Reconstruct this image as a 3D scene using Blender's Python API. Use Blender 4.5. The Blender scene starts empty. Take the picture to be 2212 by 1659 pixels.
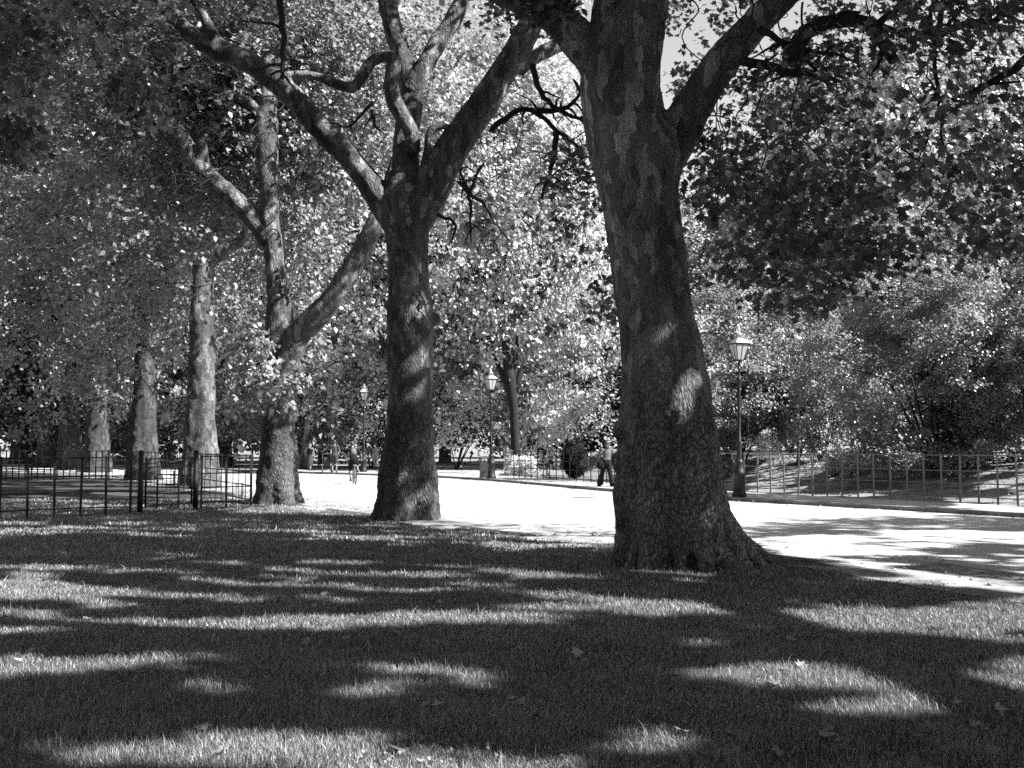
import bpy, math, random
import numpy as np
from mathutils import Vector, Matrix, noise as mnoise

random.seed(7)
RNG = np.random.default_rng(7)
S = bpy.context.scene
COL = S.collection
R = math.radians
PI = math.pi

# ------------------------------------------------------------------ camera model (2212 x 1659 measuring frame)
CH = 1.6
FPX, CX, CY = 2212.0, 1106.0, 829.5
PITCH = math.atan(148.5 / 2500.0)
CP, SP = math.cos(PITCH), math.sin(PITCH)

def P(u, v, Y):
    """world point seen at (u, v) at distance Y"""
    a = (u - CX) / FPX; b = (CY - v) / FPX
    dx, dy, dz = a, CP - b * SP, SP + b * CP
    t = Y / dy
    return Vector((dx * t, Y, CH + dz * t))

def G(u, v, z=0.0):
    a = (u - CX) / FPX; b = (CY - v) / FPX
    dx, dy, dz = a, CP - b * SP, SP + b * CP
    t = (z - CH) / dz
    return Vector((dx * t, dy * t, z))

def project(p):
    """numpy world points -> u, v in the measuring frame"""
    x, y, z = p[:, 0], p[:, 1], p[:, 2] - CH
    d = y * CP + z * SP
    up = -y * SP + z * CP
    d = np.where(d < 0.05, 0.05, d)
    return CX + FPX * x / d, CY - FPX * up / d

# ------------------------------------------------------------------ sun
ELEV = R(43)
AZ = np.array([0.95, -0.32])
AZ = AZ / np.linalg.norm(AZ)
SUN = np.array([math.cos(ELEV) * AZ[0], math.cos(ELEV) * AZ[1], math.sin(ELEV)])

# ------------------------------------------------------------------ helpers
def link(o):
    COL.objects.link(o); return o

def tag(o, label=None, cat=None, group=None, kind=None):
    if label: o['label'] = label
    if cat: o['category'] = cat
    if group: o['group'] = group
    if kind: o['kind'] = kind
    return o

def thing(name, label, cat, loc=(0, 0, 0), rz=0.0, group=None):
    o = bpy.data.objects.new(name, None)
    o.empty_display_size = 0.2
    link(o); o.location = loc; o.rotation_euler = (0, 0, rz)
    return tag(o, label, cat, group)

def copy_tree(o, parent=None):
    c = o.copy(); COL.objects.link(c)
    if parent is not None: c.parent = parent
    for ch in list(o.children): copy_tree(ch, c)
    return c

class MB:
    def __init__(s): s.v = []; s.f = []
    def box(s, c, size, rz=0.0):
        hx, hy, hz = size[0] / 2, size[1] / 2, size[2] / 2
        ca, sa = math.cos(rz), math.sin(rz); b = len(s.v)
        for z in (-hz, hz):
            for x, y in ((-hx, -hy), (hx, -hy), (hx, hy), (-hx, hy)):
                s.v.append((c[0] + x * ca - y * sa, c[1] + x * sa + y * ca, c[2] + z))
        for f in ((3, 2, 1, 0), (4, 5, 6, 7), (0, 1, 5, 4), (1, 2, 6, 5), (2, 3, 7, 6), (3, 0, 4, 7)):
            s.f.append([b + i for i in f])
        return s
    def tube(s, pts, rad, seg=8, flat=(1, 1), ref=None):
        pts = [Vector(p) for p in pts]; n = len(pts); b = len(s.v)
        if not hasattr(rad, '__len__'): rad = [rad] * n
        prev = Vector(ref) if ref is not None else None
        for i, p in enumerate(pts):
            d = (pts[min(i + 1, n - 1)] - pts[max(i - 1, 0)]).normalized()
            if prev is None:
                prev = Vector((1, 0, 0)) if abs(d.x) < 0.8 else Vector((0, 1, 0))
            a = (prev - d * prev.dot(d)).normalized(); c = d.cross(a)
            prev = a
            for k in range(seg):
                t = 2 * PI * k / seg
                s.v.append(p + a * math.cos(t) * rad[i] * flat[0] + c * math.sin(t) * rad[i] * flat[1])
        for i in range(n - 1):
            for k in range(seg):
                k2 = (k + 1) % seg
                s.f.append([b + i * seg + k, b + i * seg + k2, b + (i + 1) * seg + k2, b + (i + 1) * seg + k])
        s.f.append([b + k for k in reversed(range(seg))])
        s.f.append([b + (n - 1) * seg + k for k in range(seg)])
        return s
    def lathe(s, prof, c=(0, 0, 0), seg=16, rot=0.0):
        b = len(s.v); n = len(prof)
        for r, z in prof:
            for k in range(seg):
                t = 2 * PI * k / seg + rot
                s.v.append((c[0] + r * math.cos(t), c[1] + r * math.sin(t), c[2] + z))
        for i in range(n - 1):
            for k in range(seg):
                k2 = (k + 1) % seg
                s.f.append([b + i * seg + k, b + i * seg + k2, b + (i + 1) * seg + k2, b + (i + 1) * seg + k])
        s.f.append([b + k for k in reversed(range(seg))])
        s.f.append([b + (n - 1) * seg + k for k in range(seg)])
        return s
    def ball(s, c, r, seg=12, rings=8):
        if not hasattr(r, '__len__'): r = (r, r, r)
        b = len(s.v)
        for i in range(rings + 1):
            ph = PI * i / rings
            ph = min(max(ph, 0.03), PI - 0.03)
            for k in range(seg):
                t = 2 * PI * k / seg
                s.v.append((c[0] + r[0] * math.sin(ph) * math.cos(t), c[1] + r[1] * math.sin(ph) * math.sin(t), c[2] - r[2] * math.cos(ph)))
        for i in range(rings):
            for k in range(seg):
                k2 = (k + 1) % seg
                s.f.append([b + i * seg + k, b + i * seg + k2, b + (i + 1) * seg + k2, b + (i + 1) * seg + k])
        s.f.append([b + k for k in reversed(range(seg))])
        s.f.append([b + rings * seg + k for k in range(seg)])
        return s
    def torus(s, c, r, rr, ax='y', seg=24, ss=6, rot=None):
        b = len(s.v); c = Vector(c)
        for i in range(seg):
            t = 2 * PI * i / seg
            for k in range(ss):
                q = 2 * PI * k / ss
                rad = r + rr * math.cos(q); h = rr * math.sin(q)
                p = Vector((rad * math.cos(t), h, rad * math.sin(t)))
                if ax == 'x': p = Vector((h, rad * math.cos(t), rad * math.sin(t)))
                if rot is not None: p = rot @ p
                s.v.append(c + p)
        for i in range(seg):
            for k in range(ss):
                i2, k2 = (i + 1) % seg, (k + 1) % ss
                s.f.append([b + i * ss + k, b + i * ss + k2, b + i2 * ss + k2, b + i2 * ss + k])
        return s
    def mesh(s, name, origin=(0, 0, 0)):
        me = bpy.data.meshes.new(name)
        o = Vector(origin)
        me.from_pydata([tuple(Vector(p) - o) for p in s.v], [], s.f)
        me.update(); return me
    def build(s, name, mat, parent=None, origin=(0, 0, 0), smooth=True):
        me = s.mesh(name, origin); me.materials.append(mat)
        if smooth: me.polygons.foreach_set('use_smooth', [True] * len(me.polygons))
        o = bpy.data.objects.new(name, me); link(o)
        if parent is not None: o.parent = parent
        return o

def auto_smooth(o, ang=35):
    me = o.data
    bmn = np.zeros(len(me.polygons) * 3, np.float32)
    import bmesh
    bm = bmesh.new(); bm.from_mesh(me)
    for e in bm.edges:
        if len(e.link_faces) == 2 and e.calc_face_angle(0) > R(ang): e.smooth = False
    bm.to_mesh(me); bm.free()
    return o

def big_mesh(name, V, F, k, mat, parent=None, tone=None, smooth=False, normals=None):
    """V (n,3), F (m,k) index array"""
    me = bpy.data.meshes.new(name)
    n, m = len(V), len(F)
    me.vertices.add(n); me.vertices.foreach_set('co', V.astype(np.float32).ravel())
    me.loops.add(m * k); me.loops.foreach_set('vertex_index', F.astype(np.int32).ravel())
    me.polygons.add(m)
    me.polygons.foreach_set('loop_start', np.arange(0, m * k, k, dtype=np.int32))
    if smooth: me.polygons.foreach_set('use_smooth', np.ones(m, bool))
    if tone is not None:
        a = me.attributes.new('tone', 'FLOAT', 'POINT')
        a.data.foreach_set('value', tone.astype(np.float32))
    me.update(calc_edges=True)
    me.materials.append(mat)
    o = bpy.data.objects.new(name, me); link(o)
    if parent is not None: o.parent = parent
    return o

# ------------------------------------------------------------------ materials
def mat_new(name):
    m = bpy.data.materials.new(name); m.use_nodes = True
    nt = m.node_tree; nt.nodes.clear()
    out = nt.nodes.new('ShaderNodeOutputMaterial')
    return m, nt, out

def N(nt, t, **kw):
    n = nt.nodes.new(t)
    for k, v in kw.items(): setattr(n, k, v)
    return n

def g3(x): return (x, x, x, 1.0)

def principled(nt, out, rough=0.7, spec=0.4):
    b = N(nt, 'ShaderNodeBsdfPrincipled')
    b.inputs['Roughness'].default_value = rough
    b.inputs['Specular IOR Level'].default_value = spec
    nt.links.new(b.outputs[0], out.inputs[0])
    return b

def ramp(nt, src, stops, interp='LINEAR'):
    r = N(nt, 'ShaderNodeValToRGB'); r.color_ramp.interpolation = interp
    cr = r.color_ramp
    while len(cr.elements) < len(stops): cr.elements.new(0.5)
    for e, (p, c) in zip(cr.elements, stops):
        e.position = p; e.color = g3(c)
    nt.links.new(src, r.inputs[0]); return r

def noise_tex(nt, vec, scale, detail=4, rough=0.6, dist=0.0):
    n = N(nt, 'ShaderNodeTexNoise')
    n.inputs['Scale'].default_value = scale; n.inputs['Detail'].default_value = detail
    n.inputs['Roughness'].default_value = rough; n.inputs['Distortion'].default_value = dist
    if vec is not None: nt.links.new(vec, n.inputs['Vector'])
    return n

def objvec(nt, scale=(1, 1, 1)):
    tc = N(nt, 'ShaderNodeTexCoord'); mp = N(nt, 'ShaderNodeMapping')
    mp.inputs['Scale'].default_value = scale
    nt.links.new(tc.outputs['Object'], mp.inputs['Vector'])
    return mp.outputs[0], tc

def math_node(nt, op, a, b):
    m = N(nt, 'ShaderNodeMath', operation=op)
    for i, x in enumerate((a, b)):
        if isinstance(x, (int, float)): m.inputs[i].default_value = x
        else: nt.links.new(x, m.inputs[i])
    return m.outputs[0]

def mix_col(nt, fac, a, b, mode='MIX'):
    m = N(nt, 'ShaderNodeMix', data_type='RGBA', blend_type=mode)
    if isinstance(fac, (int, float)): m.inputs[0].default_value = fac
    else: nt.links.new(fac, m.inputs[0])
    for i, x in ((6, a), (7, b)):
        if isinstance(x, (int, float)): m.inputs[i].default_value = g3(x)
        else: nt.links.new(x, m.inputs[i])
    return m.outputs[2]

def bump(nt, h, strength, dist, bsdf):
    b = N(nt, 'ShaderNodeBump'); b.inputs['Strength'].default_value = strength
    b.inputs['Distance'].default_value = dist
    nt.links.new(h, b.inputs['Height']); nt.links.new(b.outputs[0], bsdf.inputs['Normal'])

def plain(name, c, rough=0.6, spec=0.4, var=0.25, scale=12, metallic=0.0, bmp=0.0):
    m, nt, out = mat_new(name); b = principled(nt, out, rough, spec)
    vec, _ = objvec(nt); n = noise_tex(nt, vec, scale, 5, 0.65)
    r = ramp(nt, n.outputs[0], [(0.3, c * (1 - var)), (0.7, c * (1 + var))])
    nt.links.new(r.outputs[0], b.inputs['Base Color']); b.inputs['Metallic'].default_value = metallic
    if bmp: bump(nt, n.outputs[0], 0.5, bmp, b)
    return m

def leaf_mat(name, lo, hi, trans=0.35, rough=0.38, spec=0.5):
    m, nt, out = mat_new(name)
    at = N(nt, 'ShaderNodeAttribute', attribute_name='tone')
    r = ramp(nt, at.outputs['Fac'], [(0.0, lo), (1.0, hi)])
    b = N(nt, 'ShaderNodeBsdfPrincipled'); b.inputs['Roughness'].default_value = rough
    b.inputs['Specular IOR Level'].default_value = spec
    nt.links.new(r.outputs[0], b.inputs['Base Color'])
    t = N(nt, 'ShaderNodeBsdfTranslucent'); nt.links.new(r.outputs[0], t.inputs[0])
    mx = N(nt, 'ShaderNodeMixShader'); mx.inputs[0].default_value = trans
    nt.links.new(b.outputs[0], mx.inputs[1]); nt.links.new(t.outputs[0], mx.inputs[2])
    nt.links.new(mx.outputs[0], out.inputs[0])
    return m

def bark_mat(name, lo=0.11, hi=0.42, scaly_z=3.0):
    m, nt, out = mat_new(name); b = principled(nt, out, 0.85, 0.25)
    vec, tc = objvec(nt, (1, 1, 0.45))
    warp = noise_tex(nt, vec, 3.0, 3, 0.6)
    wv = N(nt, 'ShaderNodeVectorMath', operation='MULTIPLY_ADD')
    nt.links.new(warp.outputs['Color'], wv.inputs[0]); wv.inputs[1].default_value = (0.42, 0.42, 0.42)
    nt.links.new(vec, wv.inputs[2])
    vo = N(nt, 'ShaderNodeTexVoronoi'); vo.inputs['Scale'].default_value = 8.0
    nt.links.new(wv.outputs[0], vo.inputs['Vector'])
    sep = N(nt, 'ShaderNodeSeparateColor'); nt.links.new(vo.outputs['Color'], sep.inputs[0])
    flakes = ramp(nt, sep.outputs[0], [(0.0, lo * .8), (0.22, lo * 1.4), (0.40, hi * 0.5), (0.42, hi * .62), (0.60, hi), (0.62, lo * 2), (0.8, lo * 1.6), (1.0, lo * .9)])
    fine = noise_tex(nt, vec, 26, 6, 0.7)
    fr = ramp(nt, fine.outputs[0], [(0.3, 0.55), (0.7, 1.25)])
    up = mix_col(nt, 1.0, flakes.outputs[0], fr.outputs[0], 'MULTIPLY')
    big = noise_tex(nt, vec, 1.6, 4, 0.6)
    br = ramp(nt, big.outputs[0], [(0.35, 0.55), (0.65, 1.3)])
    up = mix_col(nt, 1.0, up, br.outputs[0], 'MULTIPLY')
    # scaly plates near the base
    v2 = N(nt, 'ShaderNodeTexVoronoi'); v2.feature = 'DISTANCE_TO_EDGE'; v2.inputs['Scale'].default_value = 16
    nt.links.new(wv.outputs[0], v2.inputs['Vector'])
    pl = ramp(nt, v2.outputs['Distance'], [(0.0, lo * 0.35), (0.12, lo * 1.3), (0.4, lo * 2.3)])
    low = mix_col(nt, 1.0, pl.outputs[0], fr.outputs[0], 'MULTIPLY')
    low = mix_col(nt, 1.0, low, br.outputs[0], 'MULTIPLY')
    sz = N(nt, 'ShaderNodeSeparateXYZ'); nt.links.new(tc.outputs['Object'], sz.inputs[0])
    zz = math_node(nt, 'ADD', sz.outputs[2], math_node(nt, 'MULTIPLY', warp.outputs[0], 2.2))
    k = N(nt, 'ShaderNodeMapRange'); k.inputs[1].default_value = scaly_z; k.inputs[2].default_value = scaly_z + 1.0
    nt.links.new(zz, k.inputs[0])
    c = mix_col(nt, k.outputs[0], low, up)
    nt.links.new(c, b.inputs['Base Color'])
    h1 = math_node(nt, 'MULTIPLY', v2.outputs['Distance'], 1.6)
    fl = math_node(nt, 'MULTIPLY', math_node(nt, 'MULTIPLY', sep.outputs[1], k.outputs[0]), 0.9)
    h = math_node(nt, 'ADD', math_node(nt, 'ADD', h1, fine.outputs[0]), fl)
    bump(nt, h, 0.9, 0.035, b)
    return m

def ground_mat(name, lo, hi, scale=2.0, fscale=40, bmp=0.02, rough=0.95, thr=(0.35, 0.65)):
    m, nt, out = mat_new(name); b = principled(nt, out, rough, 0.15)
    tc = N(nt, 'ShaderNodeTexCoord')
    n = noise_tex(nt, tc.outputs['Object'], scale, 6, 0.7, 0.3)
    f = noise_tex(nt, tc.outputs['Object'], fscale, 5, 0.75)
    r = ramp(nt, n.outputs[0], [(thr[0], lo), (thr[1], hi)])
    fr = ramp(nt, f.outputs[0], [(0.25, 0.6), (0.75, 1.35)])
    c = mix_col(nt, 1.0, r.outputs[0], fr.outputs[0], 'MULTIPLY')
    nt.links.new(c, b.inputs['Base Color']); bump(nt, f.outputs[0], 0.6, bmp, b)
    return m

M = dict(
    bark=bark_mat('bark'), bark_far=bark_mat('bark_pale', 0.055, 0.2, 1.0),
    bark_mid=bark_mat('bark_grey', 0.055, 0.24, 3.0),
    bark_shade=bark_mat('bark_shaded', 0.03, 0.10, 1.0),  # same plane bark, with the far trunks' shade put into its tone
    twig=plain('twig_bark', 0.035, 0.9, 0.1),
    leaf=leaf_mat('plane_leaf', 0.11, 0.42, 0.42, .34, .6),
    leaf_mid=leaf_mat('plane_leaf_sunny', 0.22, 0.72, 0.4, .34, .6), bark_dark=plain('dark_bark', 0.02, 0.9, 0.1, 0.5, 14, bmp=.03),  # leaf_mid is the plane leaf brightened as if in full sun
    leaf_near=leaf_mat('plane_leaf_shaded', 0.035, 0.17, 0.34),  # plane leaf darkened: canopy shade is put into the colour
    leaf_bright=leaf_mat('pale_sunlit_leaf', 0.38, 0.78, 0.4),  # pale leaf, raised further so sunlight on the foliage is in its tone
    leaf_dark=leaf_mat('dark_shaded_leaf', 0.022, 0.07, 0.2),  # leaf colour blackened so hollows and far crowns look shaded
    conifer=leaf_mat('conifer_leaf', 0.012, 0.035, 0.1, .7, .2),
    blade=leaf_mat('grass_blade', 0.08, 0.40, 0.35, 0.45, 0.4),
    fallen=leaf_mat('fallen_leaf_skin', 0.12, 0.30, 0.1, 0.6, 0.3),
    lawn=ground_mat('lawn_soil', 0.03, 0.07, 3.0, 60, 0.02),
    ground=ground_mat('leaf_litter_ground', 0.07, 0.26, 1.2, 16, 0.03),
    dirt=ground_mat('dry_dirt', 0.12, 0.32, 2.2, 30, 0.02),
    road=ground_mat('road_asphalt', 0.30, 0.37, 0.5, 90, 0.003, 0.85),
    pave=ground_mat('pavement_asphalt', 0.26, 0.34, 0.8, 80, 0.003, 0.85),
    kerb=plain('kerb_stone', 0.16, 0.85, 0.2, 0.4, 6, bmp=0.01),
    iron=plain('painted_sunlit_iron', 0.17, 0.42, 0.5, 0.35, 30),  # sunlight on the railings is in this grey; also bicycle and pushchair frames
    iron_dark=plain('black_iron', 0.010, 0.5, 0.3, 0.3, 20),
    iron_pale=plain('pale_iron', 0.3, 0.5, 0.4, 0.2, 20),
    opal=plain('opal_glass', 0.3, 0.25, 0.5, 0.08, 3),
    lamp_roof=plain('lamp_roof_paint', 0.35, 0.4, 0.5, 0.2, 8),
    skin=plain('skin', 0.14, 0.6, 0.3, 0.06), hair=plain('hair', 0.03, 0.6, 0.4, 0.4, 60),
    hair_fair=plain('fair_hair', 0.4, 0.6, 0.4, 0.3, 60),
    black=plain('black_cloth', 0.006, 0.9, 0.15, 0.4, 20), dark=plain('dark_cloth', 0.011, 0.9, 0.15, 0.4, 20),
    grey=plain('grey_cloth', 0.04, 0.9, 0.15, 0.2, 20), white=plain('white_cloth', 0.62, 0.9, 0.15, 0.08, 8),
    pale=plain('pale_cloth', 0.1, 0.9, 0.15, 0.15, 8), rubber=plain('rubber', 0.015, 0.8, 0.2),
    chrome=plain('bike_metal', 0.25, 0.35, 0.5, 0.2, 30, 0.6), bin=plain('bin_paint', 0.03, 0.5, 0.4, 0.2, 14),
    bin_pale=plain('bin_pale_paint', 0.35, 0.6, 0.4, 0.2, 8), wood=plain('pale_wood', 0.3, 0.8, 0.2, 0.3, 18),
    canvas=plain('parasol_canvas', 0.7, 0.85, 0.2, 0.08, 3),
)

# ------------------------------------------------------------------ ground plan
NEAR = [(14, -8), (11.0, -1), (8.3, 6), (5.65, 11.3), (3.9, 14.5), (1.4, 17.0), (-1.4, 20.9), (-5.7, 27.6), (-10.5, 36), (-15.5, 44), (-22, 53), (-30, 61), (-60, 80)]
FAR = [(23, -4), (20, 5), (14.5, 16.5), (11.3, 22.6), (6.5, 29.3), (3.5, 35), (1, 41), (-1.2, 46), (-3.9, 50.5), (-7, 53.5), (-12, 58), (-20, 66), (-30, 74), (-60, 92)]

def resample(pl, step):
    out = []
    pts = [Vector((a[0], a[1], 0)) for a in pl]
    # Catmull-Rom
    for i in range(len(pts) - 1):
        p0 = pts[max(i - 1, 0)]; p1 = pts[i]; p2 = pts[i + 1]; p3 = pts[min(i + 2, len(pts) - 1)]
        n = max(2, int((p2 - p1).length / step))
        for k in range(n):
            t = k / n
            q = 0.5 * ((2 * p1) + (-p0 + p2) * t + (2 * p0 - 5 * p1 + 4 * p2 - p3) * t * t + (-p0 + 3 * p1 - 3 * p2 + p3) * t ** 3)
            out.append(q)
    out.append(pts[-1]); return out

def offset(pl, d):
    out = []
    for i, p in enumerate(pl):
        t = (pl[min(i + 1, len(pl) - 1)] - pl[max(i - 1, 0)]).normalized()
        out.append(p + Vector((t.y, -t.x, 0)) * d)
    return out

near = resample(NEAR, 0.5); far = resample(FAR, 0.7)
NEARA = np.array([(p.x, p.y) for p in near])
FENCE_A = np.array([0.08, 47.6]); FENCE_B = np.array([14.4, 25.6])

def sd_poly(x, y, pl):
    """distance to a polyline and side (positive = right/up side, beyond the road)"""
    best = np.full(x.shape, 1e9); side = np.zeros(x.shape)
    for i in range(0, len(pl) - 1):
        ax, ay = pl[i]; bx, by = pl[i + 1]
        dx, dy = bx - ax, by - ay
        L = dx * dx + dy * dy + 1e-9
        t = np.clip(((x - ax) * dx + (y - ay) * dy) / L, 0, 1)
        d = np.hypot(x - ax - t * dx, y - ay - t * dy)
        m = d < best
        best = np.where(m, d, best)
        side = np.where(m, np.sign((x - ax) * dy - (y - ay) * dx), side)
    return best * side      # >0 : to the right of travel direction

ROOTS = []   # (x, y, r, h)
def hgt(x, y):
    x = np.asarray(x, float); y = np.asarray(y, float)
    fd = (FENCE_B - FENCE_A); fd = fd / np.linalg.norm(fd)
    t = (x - FENCE_A[0]) * (-fd[1]) + (y - FENCE_A[1]) * fd[0]
    k = np.clip((t - 0.3) / 9.0, 0, 1); k = k * k * (3 - 2 * k)
    w = np.clip((x - 5) / 6, 0, 1)
    h = 1.15 * k * w
    for (a, b, r, hh) in ROOTS:
        h = h + hh * np.exp(-((x - a) ** 2 + (y - b) ** 2) / (r * r))
    return h

ROOTS += [(2.35, 13.7, 1.6, 0.07), (-2.2, 21.7, 1.4, 0.06)]

def lawn_h(x, y):
    return hgt(x, y) + 0.02 * np.sin(x * 0.9 + 1.0) * np.sin(y * 0.7)

def grid_sheet(name, x0, x1, y0, y1, step, zf, mat, keep=None):
    xs = np.arange(x0, x1 + step * 0.5, step); ys = np.arange(y0, y1 + step * 0.5, step)
    X, Y = np.meshgrid(xs, ys)
    Z = zf(X, Y)
    V = np.stack([X.ravel(), Y.ravel(), Z.ravel()], 1)
    nx = len(xs); ny = len(ys)
    i, j = np.meshgrid(np.arange(nx - 1), np.arange(ny - 1))
    a = (j * nx + i).ravel()
    F = np.stack([a, a + 1, a + nx + 1, a + nx], 1)
    if keep is not None:
        c = V[F].mean(1); F = F[keep(c[:, 0], c[:, 1])]
        used = np.unique(F); mp = -np.ones(len(V), int); mp[used] = np.arange(len(used))
        V = V[used]; F = mp[F]
        cnt = np.bincount(F.ravel(), minlength=len(V))
        s = sd_poly(V[:, 0], V[:, 1], NEARA[::2])
        for q in np.where((cnt < 4) & (np.abs(s) < 0.8))[0]:
            best = None; px, py = V[q, 0], V[q, 1]
            for i_ in range(0, len(NEARA) - 1):
                ax, ay = NEARA[i_]; bx, by = NEARA[i_ + 1]
                if abs(ax - px) > 2 or abs(ay - py) > 2: continue
                dx, dy = bx - ax, by - ay
                t_ = min(max(((px - ax) * dx + (py - ay) * dy) / (dx * dx + dy * dy + 1e-9), 0), 1)
                e_ = math.hypot(px - ax - t_ * dx, py - ay - t_ * dy)
                if best is None or e_ < best[0]: best = (e_, ax + t_ * dx, ay + t_ * dy)
            if best: V[q, 0], V[q, 1] = best[1], best[2]
    return big_mesh(name, V, F, 4, mat, smooth=True)

# the ground out to the horizon: fine middle, coarse skirt in one sheet
xs = np.concatenate([[-900, -500, -250, -140], np.arange(-90, 91, 1.0), [140, 250, 500, 900]])
ys = np.concatenate([[-600, -300, -120], np.arange(-60, 131, 1.0), [180, 300, 600, 1200]])
X, Y = np.meshgrid(xs, ys); Z = hgt(X, Y) * (np.abs(X) < 95) * 1.0 - 0.035
V = np.stack([X.ravel(), Y.ravel(), Z.ravel()], 1); nx = len(xs)
i, j = np.meshgrid(np.arange(nx - 1), np.arange(len(ys) - 1)); a = (j * nx + i).ravel()
tag(big_mesh('ground', V, np.stack([a, a + 1, a + nx + 1, a + nx], 1), 4, M['ground'], smooth=True), kind='structure')

def strip(name, A, B, za, zb, mat, n=4):
    """sheet between two polylines (matched by arc fraction)"""
    def at(pl, fr):
        L = [0]
        for q in range(1, len(pl)): L.append(L[-1] + (pl[q] - pl[q - 1]).length)
        out = []
        for f in fr:
            d = f * L[-1]; k = min(max(np.searchsorted(L, d) - 1, 0), len(pl) - 2)
            t = (d - L[k]) / max(L[k + 1] - L[k], 1e-6); out.append(pl[k].lerp(pl[k + 1], min(t, 1)))
        return out
    fr = np.linspace(0, 1, 220)
    a_, b_ = at(A, fr), at(B, fr)
    V = []; F = []
    for k in range(220):
        for m_ in range(n + 1):
            p = a_[k].lerp(b_[k], m_ / n); V.append((p.x, p.y, za + (zb - za) * m_ / n + (float(hgt(p.x, p.y)) if p.x < 5 else 0)))
    for k in range(219):
        for m_ in range(n):
            q = k * (n + 1) + m_; F.append((q, q + 1, q + n + 2, q + n + 1))
    o = big_mesh(name, np.array(V), np.array(F), 4, mat, smooth=True)
    return tag(o, kind='structure')

near_in = [p + Vector((random.uniform(-.12, .12), random.uniform(-.12, .12), 0)) for p in near]
verge_edge = [p + Vector((mnoise.noise(p * 0.9) * 0.5, mnoise.noise(p * 0.9 + Vector((9, 0, 0))) * 0.5, 0)) for p in offset(near, 1.4)]
strip('road', offset(near, -0.3), far, -0.002, -0.002, M['road'])
strip('verge', offset(near, -0.8), verge_edge, 0.004, 0.003, M['dirt'])
kerb_out = offset(far, 0.16)
kb = MB()
for i in range(len(far) - 1):
    p, q = far[i], far[i + 1]; d = (q - p); L = d.length
    c = (p + q) / 2 + Vector((d.y, -d.x, 0)).normalized() * 0.07
    kb.box((c.x, c.y, 0.035), (L - 0.012, 0.14, 0.13), math.atan2(d.y, d.x))
tag(kb.build('kerb', M['kerb'], smooth=False), kind='structure')
strip('pavement', offset(far, 0.145), offset(far, 2.6), 0.09, 0.09, M['pave'])

def lawn_keep(x, y):
    return sd_poly(x, y, NEARA[::2]) < 0.0
L_ = grid_sheet('lawn', -60, 15, -12, 62, 0.5, lambda x, y: lawn_h(x, y) + 0.004, M['lawn'], lawn_keep)
tag(L_, kind='structure')

# pale path plaza beyond the avenue, left of centre
pp = [(-34, 79), (-22, 68.6), (-13.5, 61), (-9, 57), (-5.5, 53.8), (-2.6, 50.0), (-1, 51), (0, 60), (-2, 77), (-20, 84), (-34, 86)]
me = bpy.data.meshes.new('path'); me.from_pydata([(x, y, 0.012) for x, y in pp], [], [list(range(len(pp)))])
me.materials.append(M['pave']); tag(link(bpy.data.objects.new('path', me)), kind='structure')

# ------------------------------------------------------------------ where the sun gets through the canopy
def h2(ix, iy, s):
    n = (ix.astype(np.int64) * 374761393 + iy.astype(np.int64) * 668265263 + s * 1442695041) & 0x7fffffff
    n = ((n ^ (n >> 13)) * 1274126177) & 0x7fffffff
    return ((n ^ (n >> 16)) & 0xffff) / 65535.0

def vn(x, y, s):
    ix, iy = np.floor(x), np.floor(y); fx, fy = x - ix, y - iy
    fx = fx * fx * (3 - 2 * fx); fy = fy * fy * (3 - 2 * fy)
    a = h2(ix, iy, s); b = h2(ix + 1, iy, s); c = h2(ix, iy + 1, s); d = h2(ix + 1, iy + 1, s)
    return (a * (1 - fx) + b * fx) * (1 - fy) + (c * (1 - fx) + d * fx) * fy

def vn3(x, y, z, s):
    iz = np.floor(z); fz = z - iz; fz = fz * fz * (3 - 2 * fz)
    ix, iy = np.floor(x), np.floor(y); fx, fy = x - ix, y - iy
    fx = fx * fx * (3 - 2 * fx); fy = fy * fy * (3 - 2 * fy)
    r = 0
    for dz, wz in ((0, 1 - fz), (1, fz)):
        k = (iz + dz).astype(np.int64) * 7919
        a = h2(ix + k, iy, s); b = h2(ix + 1 + k, iy, s); c = h2(ix + k, iy + 1, s); d = h2(ix + 1 + k, iy + 1, s)
        r = r + ((a * (1 - fx) + b * fx) * (1 - fy) + (c * (1 - fx) + d * fx) * fy) * wz
    return r

def voids(p, s, thr=.40, sc=1.0):
    n = .6 * vn3(p[:, 0] * sc, p[:, 1] * sc, p[:, 2] * sc * 1.3, s) + .4 * vn3(p[:, 0] * sc * 2.4, p[:, 1] * sc * 2.4, p[:, 2] * sc * 3, s + 9)
    low = vn3(p[:, 0] * sc * .42 + 7, p[:, 1] * sc * .42, p[:, 2] * sc * .55, s + 31)
    return p[n + (low - .5) * .45 > thr]

def inpoly(u, v, pl):
    r = np.zeros(u.shape, bool); n = len(pl)
    for i in range(n):
        x1, y1 = pl[i]; x2, y2 = pl[(i + 1) % n]
        c = ((y1 > v) != (y2 > v)) & (u < (x2 - x1) * (v - y1) / (y2 - y1 + 1e-9) + x1)
        r ^= c
    return r

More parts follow.
